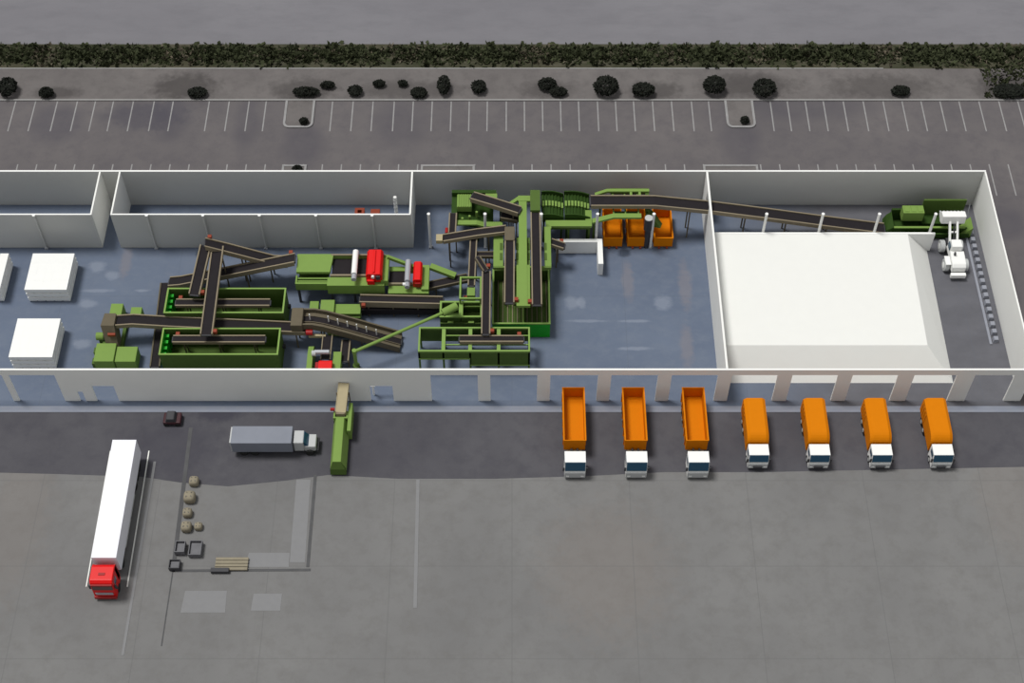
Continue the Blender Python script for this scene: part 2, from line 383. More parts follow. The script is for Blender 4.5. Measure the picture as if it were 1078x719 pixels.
conveyor('short sloping belt dropping into the far green bunker', [(216.5, 258.5, 6.2), (204.5, 310, 4.9)], 1.15, .5, .15, (.12,), motor=1, motor_side=1)
conveyor('long sloping belt dropping into the bunker by the front wall', [(229.3, 259.5, 6.0), (217.2, 352, 5.2)], 1.25, .5, .15, (.12,), motor=1, motor_side=1)
conveyor('belt climbing to the rear of the two bunker feed belts', [(302, 274.5, 3.3), (288, 274, 3.6), (240, 261.5, 5.6), (216, 255.6, 6.9)], 1.2, .75, .2, (.2, .55), motor=1, motor_side=-1)
conveyor('belt climbing past the bunkers to the large green sorter', [(178, 297, .9), (190, 296, 1.2), (310, 272, 5.2)], 1.25, .75, .2, (.35, .62), motor=1, motor_side=1)
conveyor('low collecting belt along the closed end of both bunkers', [(174, 298, .75), (163, 386, .75)], 1.0, .5, .12, (.2, .8), rail='brown')
# long level conveyor between the bunkers to the baler
t, P = conveyor('long level conveyor running between the two bunkers to the baler', [(322, 345.5, 3.1), (258, 342.6, 3.1), (180, 339.3, 3.2), (140, 336.8, 3.6), (122, 338, 3.6)], 1.35, .65, .2, (.05, .72), motor=None)
hx, hy = at(113, 338.5, 3.6)[:2]
MB().hexa([(hx - .2, hy - 2.2, 1.3), (hx + 1.3, hy - 2.4, 1.3), (hx + 1.4, hy - 1.0, 1.3), (hx - .5, hy - .9, 1.3), (hx - .6, hy - .9, 4.0), (hx + 1.0, hy - .9, 4.0), (hx + 1.0, hy + .95, 4.0), (hx - .4, hy + .95, 4.0)]).build('discharge_hood', 'brown', t)
MB().box(hx + .2, hx + 1.1, hy - 1.75, hy - 1.45, 2.9, 3.25).build('motor', 'rust', t)

# baler -----------------------------------------------------------------------------------------
b = thing('baler', 'green baler with block-shaped housings under the end of the long conveyor', 'baler', (-47.5, 8, .02))
MB().box(-50.35, -47.95, 4.4, 7.1, .02, 2.0).build('press_housing', 'green', b, bev=.06)
MB().box(-47.85, -45.35, 4.5, 6.75, .02, 1.8).build('ram_housing', 'green', b, bev=.06)
MB().box(-49.6, -48.1, 11.3, 13.3, .02, 1.8).build('power_unit', 'green', b, bev=.06)
MB().box(-47.1, -45.75, 11.3, 12.9, .02, 1.6).build('control_cabinet', 'green', b, bev=.06)
MB().tube((-50.8, 8.7, 1.2), (-49.9, 8.7, 1.2), .5, 16).build('hydraulic_motor', 'green', b)
MB().box(-50.6, -50.1, 8.45, 8.95, .02, .9).build('motor_stand', 'dark_green', b)
MB().box(-47.95, -47.55, 6.75, 11.3, .05, .6).build('base_beam', 'dark_green', b)
MB().box(-49.9, -48.0, 7.1, 7.9, .02, 1.2).build('feed_chamber', 'dark_green', b)
MB().box(-50.75, -50.35, 4.6, 5.5, .3, 1.2).build('strapping_unit', 'dark_green', b, bev=.04)
MB().box(-50.75, -50.35, 6.1, 6.9, .5, 1.4).build('valve_block', 'dark_green', b, bev=.04)

# ------------------------------------------------------------------ large sorter
x0, x1, xs = -26.75, -15.75, -10.3
t = thing('optical_sorter', 'large green two-stage sorter with red scanner hoods and white air drums', 'sorting machine', ((x0 + xs) / 2, 16, .02))
yf, yb = 14.85, 18.9
MB().box(x0, -22.8, yf, yf + .25, 2.5, 3.75).build('front_fascia', 'green', t)
MB().box(-22.8, x1 - .01, yf - .35, yf, 2.2, 3.85).box(-22.8, x1, yf, yf + .95, 3.7, 3.85).build('fascia_step', 'green', t)
MB().box(x0, x1, yb - .2, yb, 2.6, 4.5).build('rear_panel', 'green', t)
MB().hexa([(x0 + .1, 16.2, 4.0), (-22.5, 16.2, 4.0), (-22.2, yb, 4.0), (x0 + .1, yb, 4.0), (x0 + .1, 16.2, 4.4), (-22.5, 16.2, 4.4), (-22.2, yb, 4.6), (x0 + .1, yb, 4.6)]).build('intake_cover', 'green', t)
g = MB().box(x0, x0 + .2, yf + .25, 16.2, 2.5, 3.75); g.build('end_panel', 'green', t)
MB().box(x0 + .2, -22.8, 15.3, 15.5, 3.3, 3.6).box(x0 + .2, -22.8, 15.75, 15.95, 3.3, 3.6).build('guide_rail', 'green', t)
MB().box(x0 + .2, -22.8, yf + .25, yb - .2, 2.5, 2.65).build('deck_plate', 'dark_green', t)
MB().box(-22.3, x1 - .05, 16.15, yb - .2, 3.55, 3.9).build('belt', 'belt', t)
MB().box(-22.5, x1, 15.9, 16.15, 3.3, 4.05).build('belt_rail', 'tan', t)
MB().box(-22.5, x1, yb - .2, yb + .0, 4.5, 4.62).build('rear_rail', 'tan', t)
ax = at(373.2, 281, 5.2)[0]
MB().tube((ax, 15.3, 5.1), (ax, 18.95, 5.1), .36, 18).build('air_drum', 'white', t, smooth=False)
MB().tube((ax, 14.55, 4.95), (ax, 15.3, 4.95), .33, 14).build('drum_motor', 'steel', t)
for yy in (15.35, 18.7): MB().box(ax - .12, ax + .12, yy - .1, yy + .1, 3.85, 4.85).build('drum_bracket', 'steel', t)
rx = at(394, 281, 5.2)[0]
hood = [(rx - 1.0, 3.9), (rx + 1.0, 3.9), (rx + 1.0, 5.1), (rx + .75, 5.5), (rx - .75, 5.5), (rx - 1.0, 5.1)]
h = MB().prism(hood, 'y', 15.0, 18.9).build('scanner_hood', 'red', t, bev=.05)
MB().tube((rx, 15.2, 5.5), (rx, 18.7, 5.5), .18, 10).build('cable_duct', 'red', h)
MB().tube((rx - .1, 14.75, 5.1), (rx - .1, 15.0, 5.1), .2, 10).build('lamp', 'white', h)
MB().box(rx + .25, rx + .75, 14.8, 15.0, 4.6, 5.2).build('control_panel', 'charcoal', h)
MB().box(rx - .85, rx + .05, 14.6, 15.0, 3.9, 4.6).build('cabinet', 'red', h, bev=.03)
MB().box(x1 - .4, x1 + .45, 14.9, 19.0, 3.3, 4.3).build('transfer_chute', 'green', t)
# second stage
MB().box(x1 + .45, xs, 14.05, 14.35, 1.9, 2.9).build('front_fascia', 'green', t)
MB().box(x1 + .45, xs - .9, 14.35, 15.2, 2.75, 2.9).build('deck_plate', 'green', t)
MB().box(x1 + .45, at(427, 290, 3)[0], 15.55, 17.35, 2.6, 3.0).build('belt', 'belt', t)
MB().box(x1 + .45, at(436, 290, 3)[0], 15.25, 15.5, 2.6, 3.2).build('belt_rail', 'tan', t)
MB().box(x1 + .45, xs - .9, 17.4, 18.1, 2.6, 3.1).build('rear_panel', 'green', t)
ax = at(429, 292, 4.0)[0]
MB().tube((ax, 14.95, 4.1), (ax, 18.2, 4.1), .36, 18).build('air_drum', 'steel', t)
MB().tube((ax, 14.25, 3.8), (ax, 14.95, 3.8), .33, 14).build('drum_motor', 'steel', t)
MB().tube((ax - .55, 14.6, 4.0), (ax - .2, 14.6, 4.0), .2, 10).build('valve', 'white', t)
for yy in (15.0, 18.0): MB().box(ax - .12, ax + .12, yy - .1, yy + .1, 2.9, 3.9).build('drum_bracket', 'steel', t)
rx = at(439.5, 292, 4.0)[0]
h = MB().prism([(rx - .55, 2.9), (rx + .55, 2.9), (rx + .55, 4.1), (rx + .35, 4.4), (rx - .35, 4.4), (rx - .55, 4.1)], 'y', 15.0, 17.9).build('scanner_hood', 'red', t, bev=.04)
MB().box(rx - .3, rx + .4, 14.75, 15.0, 3.2, 3.9).build('cabinet', 'dark_red', h)
MB().box(xs - .9, xs, 14.35, 18.2, 2.3, 3.3).build('transfer_chute', 'green', t)
MB().bar(at(408, 270.5, 4.5), at(436, 281, 3.3), .35, .45).build('guard_beam', 'green', t)
MB().bar(at(453, 280.5, 3.1), at(479.5, 290.5, 2.6), .75, .5).build('outfeed_chute', 'green', t)
for X in (x0 + .3, -22.4, -19.6, -16.2, xs - .3, -13.2):
    for Y in (yf + .1, yb - .3):
        if X > x1: Y = Y - .55
        MB().box(X - .14, X + .14, Y - .14, Y + .14, .02, 2.5 if X < x1 else 2.0).build('leg', 'charcoal', t)

conveyor('short dark belt from the sorter outlet to the small green frame', [(447, 301.5, 1.7), (484, 293.5, 2.3), (492, 292, 2.4)], .95, .5, .12, (.25,), rail='brown')
# small feeder under the sorter
t = thing('belt_feeder', 'small green feeder tucked under the front of the large sorter', 'feeder', (-21.5, 11.5, .02))
MB().box(-25.0, -23.9, 12.0, 13.6, .02, 1.9).build('head_box', 'green', t, bev=.05)
MB().box(-23.6, -21.9, 11.5, 13.5, .3, 2.3).build('hopper_box', 'green', t, bev=.05)
MB().box(-21.9, -18.7, 11.7, 13.2, .5, 1.8).build('deck', 'green', t)
MB().box(-23.6, -18.7, 11.3, 11.5, .3, 1.5).build('side_skirt', 'dark_green', t)
MB().hexa([(-22.6, 9.6, .1), (-18.6, 9.3, .1), (-18.6, 11.2, .1), (-23.5, 11.2, .1), (-22.6, 9.6, .4), (-18.6, 9.3, .4), (-18.6, 11.2, 1.3), (-23.5, 11.2, 1.3)]).build('spill_apron', 'green', t)
MB().tube((-24.45, 11.7, 1.4), (-24.45, 12.0, 1.4), .35, 14).build('drive_wheel', 'dark_green', t)
for X in (-23.4, -19.0):
    for Y in (11.9, 13.0): MB().box(X - .1, X + .1, Y - .1, Y + .1, .02, .5).build('leg', 'dark_green', t)
t, P = conveyor('deep-sided level belt from the small feeder to the twin green hoppers', [(379, 315, 2.6), (466, 317, 2.6)], 1.0, 1.0, .25, (.1, .4, .7), motor=0, motor_side=1)
MB().box(P[0].x + .1, P[1].x - .1, P[0].y - .85, P[0].y + .5, .6, 1.5).build('under_belt_shade', 'belt', t)  # dark box standing in for the shadow below the belt

# curved infeed with tall sides
t, P = conveyor('tall-sided conveyor sloping down beside the green pipe', [(316, 336, 3.7), (330, 336, 3.8), (342, 338, 3.7), (365, 344, 2.9), (395, 352.5, 1.7), (422, 360, .6)], .85, .5, .1, (.2, .6), rail='brown', motor=None, rt=.1)
for a_, b_, m_ in ((1.05, 1.25, 'brown'), (-1.25, -1.05, 'brown')): MB().sweep(P[:], a_, b_, -.5, .55).build('guard_side', m_, t)
for a_, b_ in ((.46, 1.05), (-1.05, -.46)): MB().sweep(P[:], a_, b_, -.25, -.05).build('walk_strip', 'brown', t)
for k, (x, y, z) in enumerate(((326.5, 336, 3.9), (346, 338, 3.7), (356, 341, 3.3), (366, 343.5, 2.9), (376, 346.5, 2.5), (386, 349, 2.1), (396.5, 352, 1.7))):
    q = at(x, y, z); MB().tube(q + Vector((0, .0, -.1)), q + Vector((0, .0, 1.0)), .07, 8).build('guard_post', 'white', t)
q = at(316, 337, 3.7)
MB().box(q.x - 1.0, q.x + .4, q.y - 1.4, q.y + 1.3, 2.9, 4.5).build('head_hood', 'brown', t, bev=.08)
q = at(325.7, 350, 3.2); MB().tube((q.x - .4, q.y, q.z), (q.x + .4, q.y, q.z), .36, 14).build('motor', 'dark_red', t)
MB().bar(at(325, 353.5, 2.6), at(343, 354, 2.6), .3, .4).build('support_beam', 'pale_tan', t)

# optical sorter by the front wall
t = thing('optical_sorter', 'compact sorter with red hood and grey drum close behind the front wall', 'sorting machine', (-22.3, 5, .02))
P0, P1 = at(345, 353, 2.7), at(342.5, 378, 2.3)
MB().sweep([P0, P1], -.5, .5, -.15, 0).build('belt', 'belt', t)
MB().sweep([P0, P1], -.62, -.5, -.35, .12).build('side_rail', 'tan', t); MB().sweep([P0, P1], .5, .62, -.35, .12).build('side_rail', 'tan', t)
q = at(340, 370.5, 3.2); MB().tube((q.x - 1.0, q.y, q.z), (q.x + .75, q.y, q.z), .28, 14).build('air_drum', 'steel', t)
MB().tube((q.x - 1.35, q.y - .1, q.z - .15), (q.x - .85, q.y - .1, q.z - .15), .36, 12).build('drum_motor', 'light_grey', t)
q = at(342, 384, 3.0)
h = MB().prism([(q.y - .95, 1.4), (q.y + .7, 1.4), (q.y + .7, 2.9), (q.y + .4, 3.2), (q.y - .6, 3.2), (q.y - .95, 2.9)], 'x', q.x - .75, q.x + .85).build('scanner_hood', 'red', t, bev=.04)
MB().box(q.x - 1.2, q.x - .75, q.y - .2, q.y + .6, 1.8, 2.7).build('cabinet', 'dark_red', h)
q1 = at(326, 374, 2.2); f_ = [(6.6, .6), (6.9, 1.6), (6.3, 2.4), (5.0, 2.7), (2.6, 2.6), (2.6, .6)]
MB().prism(f_, 'x', q1.x - .2, q1.x + .45).build('side_frame', 'green', t)
q1 = at(354, 380, 2.2); MB().box(q1.x - .4, q1.x + .55, 2.6, 5.6, .6, 2.3).build('side_frame', 'green', t)
MB().box(q.x - 1.6, q1.x - .4, 2.6, 3.1, .6, 1.2).build('cross_member', 'green', t)
for X in (at(326, 374, 2.2).x + .1, q1.x):
    for Y in (2.9, 5.3): MB().box(X - .12, X + .12, Y - .12, Y + .12, .02, .7).build('leg', 'dark_green', t)
conveyor('belt running under the front wall end of the tall-sided conveyor', [(364.5, 358, 1.7), (362.3, 380, 1.6)], .85, .45, .12, (.1, .9))
# bent pipe
t = thing('transfer_pipe', 'thin bent green pipe rising from the floor to the twin hoppers', 'pipe', (-18.86, 4.8, .02))
A, B_, C_, D_ = at(375, 385, .4), at(373, 370, 3.5), at(466, 329.5, 4.5), at(481, 322, 4.7)
MB().tube((B_.x, B_.y, .3), B_, .22, 14).tube(B_ - Vector((.05, .05, 0)), C_, .2, 14).build('pipe', 'green', t)
MB().tube(C_, D_, .48, 16, .52).build('cyclone_head', 'green', t)
MB().tube((B_.x, B_.y, .02), (B_.x, B_.y, .7), .42, 16).build('fan_base', 'dark_green', t)
MB().tube(B_ - Vector((0, 0, .25)), B_ + Vector((0, 0, .25)), .28, 14).build('elbow', 'green', t)

# green hopper frames
def frame_posts(t, xs_, ys_, z, m='green', w=.11):
    for X in xs_:
        for Y in ys_: MB().box(X - w, X + w, Y - w, Y + w, .02, z).build('leg', m, t)
t = thing('belt_stand', 'single-bay open green frame around the foot of a narrow belt', 'stand', (-5.1, 12.2, .02))
MB().rim(-6.45, -3.75, 12.25, 15.7, 3.85, .2, .30).build('top_rim', 'light_green', t)
frame_posts(t, (-6.34, -3.86), (12.36, 15.58), 3.85)
MB().box(-6.3, -3.9, 12.3, 12.4, 2.2, 2.5).build('cross_bar', 'green', t)
q = at(496, 306, 3.4)
t = thing('chute_box', 'lime green box at the foot of the narrow belt inside the single-bay frame', 'chute', (q.x, q.y, .02))
MB().box(q.x - .5, q.x + .48, q.y - .75, q.y + .55, 1.6, 3.4).build('hood', 'green', t, bev=.04)
MB().box(q.x - .95, q.x - .5, q.y - .6, q.y - .2, 2.2, 2.7).build('motor', 'rust', t)
MB().taper(q.x - .5, q.x + .48, q.y - .75, q.y + .55, .02, 1.6, 0, 0).build('stand', 'dark_green', t)
t = thing('twin_hopper', 'two-cell open green hopper between the pipe head and the four-bay frame', 'hopper', (-6.2, 10.2, .02))
MB().rim(-8.85, -3.65, 10.25, 12.75, 2.85, .24, .2).box(-6.5, -6.0, 10.49, 12.51, 2.85, 3.05).build('top_rim', 'light_green', t)
MB().tub(-8.8, -6.3, 10.3, 12.7, .9, 2.85, .12).build('cell', 'dark_green', t); MB().tub(-6.2, -3.7, 10.3, 12.7, .9, 2.85, .12).build('cell', 'dark_green', t)
MB().box(-8.8, -3.7, 10.05, 10.25, 1.1, 2.0).build('front_skirt', 'dark_green', t)
for X in (-7.5, -5.0): MB().box(X - .35, X + .35, 9.95, 10.25, 2.05, 2.3).build('bracket', 'green', t)
frame_posts(t, (-8.6, -3.9), (10.5, 12.4), .9, 'dark_green')
t = thing('bunker_rack', 'long four-bay open green frame behind the dock openings', 'rack', (-4.5, 4.4, .02))
z = 4.0; ya, yb2 = 4.35, 7.95
xb = [-11.2, -8.4, -8.0, -5.2, -4.75, -1.85, -1.4, 2.15]
MB().rim(xb[0], xb[-1], ya, yb2, z - .15, .2, .30).build('top_rim', 'light_green', t)
for X in (-8.2, -5.0, -1.6):
    MB().box(X - .22, X + .22, ya + .2, yb2 - .2, z - .15, z + .05).build('divider_beam', 'light_green', t)
    MB().box(X - .06, X + .06, ya + .1, yb2 - .1, 1.8, z - .15).build('divider_panel', 'dark_green', t)
MB().box(xb[0], xb[-1], yb2 - .12, yb2, 1.4, z - .15).build('rear_panel', 'dark_green', t)
MB().box(xb[0], -5.0, ya, ya + .12, 2.6, z - .15).build('front_panel', 'dark_green', t)
MB().box(-5.0, xb[-1], ya, ya + .12, 1.3, z - .15).build('front_panel', 'dark_green', t)
MB().box(xb[0], -5.0, ya - .06, ya, 2.5, 2.68).build('lower_rail', 'light_green', t); MB().box(-5.0, xb[-1], ya - .06, ya, 1.2, 1.38).build('lower_rail', 'light_green', t)
MB().box(-8.0, xb[-1] - .1, 6.85, 6.98, 3.7, 3.85).build('inner_rail', 'light_green', t); MB().box(-8.0, xb[-1] - .1, 5.5, 5.63, 3.7, 3.85).build('inner_rail', 'light_green', t)
frame_posts(t, (xb[0] + .11, -8.2, -5.0, -1.6, xb[-1] - .11), (ya + .11, yb2 - .11), z - .15, 'dark_green')
MB().box(xb[0] - .02, xb[0] + .1, ya, yb2, 2.6, z - .15).build('end_panel', 'dark_green', t); MB().box(xb[-1] - .1, xb[-1] + .02, ya, yb2, 2.6, z - .15).build('end_panel', 'dark_green', t)
sy = at(517, 356.5, 4.5)[1]
t, P = conveyor('narrow cross belt resting on the long four-bay frame', [Vector((at(484, 356, 4.45)[0], sy, 4.45)), Vector((at(551, 356, 4.45)[0], sy, 4.45))], .75, .55, .12, (), rail='tan', motor=1, motor_side=1)
for X in (-5.0, -1.6): MB().box(X - .1, X + .1, sy - .3, sy + .3, 4.06, 4.3).build('saddle', 'brown', t)
conveyor('straight belt from the discharge chute to the four-bay frame', [(512, 286, 5.3), (511.3, 351.5, 4.9)], .85, .5, .15, (.12,), rail='tan', motor=1, motor_side=1)
conveyor('narrow belt running down to the single-bay green frame', [(498.6, 250, 5.0), (496.2, 300.5, 3.6)], .68, .4, .12, (.45,), rail='tan')
conveyor('short brown chute belt between the two parallel narrow belts', [(502.5, 270.5, 5.6), (511.5, 284.5, 5.6)], .5, .5, .12, (), rail='brown', motor=1)
conveyor('short level belt passing under the sorting platform', [(502, 267.8, 4.2), (521, 267.8, 4.2)], .6, .45, .12, (.5,), rail='brown')
# ------------------------------------------------------------------ central sorting line
t = thing('storage_bin', 'large open green bin with ribbed floor under the two long black belts', 'bin', (1.1, 9.5, .02))
bx0, bx1, by0, by1 = -2.4, 4.65, 9.45, 18.0
MB().box(bx0, bx1, by0, by0 + .16, .02, 2.65).build('front_panel', 'vivid_green', t)
MB().box(bx0, bx0 + .16, by0 + .16, by1, .02, 2.65).build('side_panel', 'dark_green', t); MB().box(bx1 - .16, bx1, by0 + .16, by1, .02, 2.65).build('side_panel', 'dark_green', t)
MB().box(bx0 + .16, bx1 - .16, by1 - .16, by1, .02, 2.65).build('rear_panel', 'dark_green', t)
MB().rim(bx0 - .04, bx1 + .04, by0 - .04, by1, 2.65, .22, .14).build('rim', 'light_green', t)
MB().box(bx0 + .16, bx1 - .16, by0 + .16, by1 - .16, .1, .5).build('floor_plate', 'dark_green', t)
for k in range(22):
    xx = bx0 + .35 + (bx1 - bx0 - .7) * k / 21
    MB().box(xx - .05, xx + .05, by0 + .16, by1 - .16, .5, .64).build('floor_rib', 'tan' if k % 2 else 'dark_green', t)
MB().box(1.27, 1.45, by0 + .16, by1 - .2, .5, 2.65).build('divider', 'green', t)
# platform
t = thing('sorting_platform', 'green sorting platform straddling the two long black belts', 'platform', (1.3, 19, .02))
dz = 5.0
for a_, b_ in ((-2.3, -1.1), (4.05, 4.85)):
    MB().box(a_, b_, 16.6, 21.2, dz - .25, dz).build('deck', 'green', t)
MB().box(.55, 2.2, 16.6, 21.2, dz - .25, dz).build('deck', 'green', t)
MB().box(-2.3, 4.85, 16.45, 16.65, dz - .5, dz).build('end_beam', 'green', t)
MB().box(-2.3, -1.1, 21.2, 21.5, dz - .5, dz).box(4.05, 4.85, 21.2, 23.0, dz - .3, dz).build('rear_beam', 'green', t)
for X in (-1.35, .62, 2.1, 4.15):
    for Y in (17.6, 19.2):
        MB().box(X - .16, X + .16, Y, Y + 1.1, dz, dz + .06).build('drop_slot', 'dark_green', t)
for X in (-2.15, 4.7):
    for Y in (18.3, 20.9): MB().box(X - .13, X + .13, Y - .13, Y + .13, .02, dz - .25).build('leg', 'dark_green', t)
# centre spine
t = thing('walkway_spine', 'long light green walkway strip between the two long black belts', 'walkway', (1.4, 10, .02))
MB().box(.85, 1.85, 10.0, 27.4, 5.5, 5.75).build('deck', 'green', t)
MB().box(.55, 2.2, 9.9, 10.15, 5.4, 5.8).box(.55, 2.2, 10.15, 16.3, 5.5, 5.7).build('end_plate', 'green', t)
MB().box(.75, 2.35, 26.6, 27.5, 5.5, 5.8).build('head_plate', 'green', t)
MB().bar((-.6, 26.0, 5.5), (.85, 27.2, 5.6), .45, .3).build('brace', 'green', t)
for Y in (19.9, 23.0, 26.9): MB().box(1.25, 1.47, Y - .11, Y + .11, .02, 5.5).build('leg', 'dark_green', t)
t, P = conveyor('long black belt on the pipe side of the walkway strip', [(536.6, 241, 6.0), (536.1, 318.5, 6.0)], 1.0, .5, .12, (), rail='tan', motor=1, motor_side=1)
q = P[0]; MB().box(q.x - .62, q.x + .62, q.y - 2.0, q.y + .2, 5.7, 6.25).build('tail_hood', 'brown', t, bev=.05)
for Y in (21.7, 14.0, 18.1):
    for sx in (-.57, .57): MB().box(q.x + sx - .08, q.x + sx + .08, Y - .08, Y + .08, dz + 0 if 16.6 < Y < 21.2 else .64 if Y < 17 else .02, 5.6).build('leg', 'brown', t)
t, P = conveyor('long black belt on the loading-bay side of the walkway strip', [(563.3, 204, 6.2), (565.3, 320.5, 6.0)], 1.0, .5, .12, (), rail='tan', motor=1, motor_side=-1)
q = P[1]
for Y in (23.4, 14.0, 18.1):
    for sx in (-.57, .57): MB().box(q.x + sx - .08, q.x + sx + .08, Y - .08, Y + .08, dz + 0 if 16.6 < Y < 21.2 else .64 if Y < 17 else .02, 5.6).build('leg', 'brown', t)
MB().box(P[0].x - .62, P[0].x + .62, P[0].y - 3.1, P[0].y + .3, 6.15, 6.6).build('head_cover', 'dark_green', t)

# left upper screen
t = thing('screening_machine', 'small green screen with stepped walkway beside the rear store', 'screening machine', (-4.8, 26, .02))
MB().box(-7.7, -7.0, 24.6, 28.9, 3.2, 4.6).build('drive_end', 'shaded_green', t)
MB().box(-7.0, -5.15, 26.2, 28.3, 4.2, 5.1).build('intake_chute', 'green', t)
cr = MB()
for k in range(6): cr.box(-6.85 + k * .3, -6.75 + k * .3, 26.2, 28.3, 5.1, 5.2)
cr.build('chute_rib', 'green', t)
MB().box(-7.7, -2.0, 28.4, 28.9, 4.0, 5.3).build('rear_panel', 'shaded_green', t)
MB().box(-3.4, -1.9, 27.2, 28.4, 4.5, 5.2).build('discharge_box', 'green', t)
MB().prism([(-7.0, 3.5), (-2.4, 2.4), (-2.4, 2.8), (-7.0, 4.0)], 'y', 24.6, 28.4).build('screen_deck', 'shaded_green', t)
MB().prism([(-7.0, 4.3), (-4.5, 4.3), (-3.6, 3.95), (-1.2, 3.95), (-1.2, 3.7), (-3.7, 3.7), (-4.6, 4.05), (-7.0, 4.05)], 'y', 23.95, 24.7).build('walkway', 'green', t)
MB().prism([(-7.0, 4.05), (-4.6, 4.05), (-3.7, 3.7), (-1.2, 3.7), (-1.2, 3.25), (-3.9, 3.25), (-4.8, 3.5), (-7.0, 3.5)], 'y', 24.6, 24.75).build('walkway_skirt', 'shaded_green', t)
for X, Y in ((-5.4, 25.3), (-6.3, 24.95), (-4.5, 26.0)): MB().tube((X, Y, 3.2), (X, Y, 4.4), .16, 10).build('vibrator', 'green', t)
for X in (-7.3, -4.4, -1.5):
    for Y in (24.85, 28.2): MB().box(X - .12, X + .12, Y - .12, Y + .12, .02, 3.0 if X < -2 else 3.35).build('leg', 'shaded_green', t)
conveyor('short belt at the outer end of the small green screen', [(477, 224.5, 4.8), (475.8, 246, 4.4)], .75, .4, .12, (.8,), rail='tan')
conveyor('dark belt climbing from the small screen to the walkway strip', [(497, 206, 6.0), (522, 213.5, 6.1), (547, 221.5, 6.1)], 1.05, .7, .15, (.9,), rail='tan')
conveyor('dark belt lying lower beside the walkway strip', [(528, 226, 4.6), (546, 229, 4.6)], 1.1, .6, .15, (.5,), rail='brown')
t, P = conveyor('gently climbing belt with a pale box at its outer end', [(466, 251, 5.2), (502, 245, 5.6), (533, 241.2, 5.9)], .95, .55, .15, (.1, .72), rail='tan')
q = at(463, 252, 5.2); MB().box(q.x - .45, q.x + .35, q.y - .45, q.y + .6, 4.9, 5.5).build('discharge_box', 'pale_tan', t)
q = at(470, 244.5, 5.4); MB().tube((q.x, q.y, 5.2), (q.x, q.y + .8, 5.2), .2, 10).build('motor', 'dark_red', t)
conveyor('short dark belt emerging beside the L-shaped push wall', [(580, 254.5, 4.4), (594, 259, 4.0)], .8, .5, .12, (.5,), rail='tan', motor=1, motor_side=1)

# disc screens
def disc_screen(label, xa, xb_, n, zt, slope):
    t = thing('disc_screen', label, 'screening machine', ((xa + xb_) / 2, 26.5, .02), 'disc screens')
    ym, yn = 24.6, 28.6
    def zz(x): return zt - slope * math.sin(math.pi * (x - xa) / (xb_ - xa)) * .0 - slope * (x - xa) / (xb_ - xa)
    k = 8; xs2 = [xa + (xb_ - xa) * i / k for i in range(k + 1)]
    wave = [zz(x) + .28 * math.sin(math.pi * i / k) for i, x in enumerate(xs2)]
    for y_, yy in ((ym, ym + .14), (yn - .14, yn)):
        MB().prism([(x, z_ + .55) for x, z_ in zip(xs2, wave)] + [(x, z_ - .9) for x, z_ in list(zip(xs2, wave))[::-1]], 'y', y_, yy).build('side_plate', 'shaded_green', t)
    MB().prism([(x, z_ - .1) for x, z_ in zip(xs2, wave)] + [(x, z_ - .35) for x, z_ in list(zip(xs2, wave))[::-1]], 'y', ym + .14, yn - .14).build('screen_bed', 'shaded_green', t)
    for i in range(n):
        x = xa + (xb_ - xa) * (i + .5) / n; z_ = zz(x) + .28 * math.sin(math.pi * (x - xa) / (xb_ - xa))
        s = MB().tube((x, ym + .2, z_), (x, yn - .2, z_), .09, 8).build('shaft', 'shaded_green', t)
        MB().box(x - .13, x + .13, 26.35, 27.2, z_ - .1, z_ + .25).build('disc_pack', 'green', s)
    for x in (xa + .3, xb_ - .3):
        for y_ in (ym + .07, yn - .07): MB().box(x - .12, x + .12, y_ - .07, y_ + .07, .02, zz(x) - .5).build('leg', 'shaded_green', t)
disc_screen('shade-darkened green disc screen next to the long black belts', 3.75, 6.6, 7, 4.9, .5)
disc_screen('shade-darkened green disc screen next to the start of the long feed conveyor', 6.66, 9.9, 8, 4.9, .6)
t = thing('service_walkway', 'light green walkway beam along the front of the disc screens', 'walkway', (7, 23.6, .02))
MB().box(4.25, 10.1, 23.35, 24.35, 4.35, 4.7).build('deck', 'green', t, bev=.03)
MB().box(9.3, 10.1, 24.35, 26.0, 4.35, 4.7).build('side_deck', 'green', t)
MB().box(4.25, 4.95, 23.0, 23.35, 4.35, 4.68).build('link_deck', 'green', t)
MB().box(4.3, 10.0, 23.9, 24.1, 3.4, 4.35).build('skirt', 'dark_green', t)
for X in (4.6, 7.2, 9.8): MB().box(X - .12, X + .12, 23.88, 24.12, .02, 3.4).build('leg', 'dark_green', t)

# sorting station over the orange bins
t = thing('walkway_bridge', 'light green cranked walkway bridge over the orange bins', 'walkway', (14, 26, .02))
MB().prism([(10.15, 4.35), (12.9, 5.35), (16.3, 5.35), (16.3, 5.65), (12.8, 5.65), (10.15, 4.65)], 'y', 23.95, 24.65).build('front_deck', 'green', t)
MB().prism([(10.6, 4.75), (12.2, 5.5), (17.5, 5.5), (17.5, 5.8), (12.1, 5.8), (10.6, 5.05)], 'y', 28.2, 28.65).build('rear_deck', 'green', t)
MB().box(12.6, 17.4, 28.65, 28.8, 4.7, 5.7).build('rear_panel', 'dark_green', t)
MB().box(12.9, 16.2, 24.65, 25.6, 4.7, 4.95).build('chute_floor', 'dark_green', t)
for X in (12.85, 14.35, 16.0): MB().box(X - .09, X + .09, 24.65, 28.2, 5.1, 5.35).build('cross_beam', 'green', t)
MB().box(15.0, 15.3, 27.3, 28.2, 5.5, 5.75).box(16.1, 16.4, 27.3, 28.2, 5.5, 5.75).box(15.3, 16.1, 27.3, 27.5, 5.5, 5.75).build('gate', 'green', t)
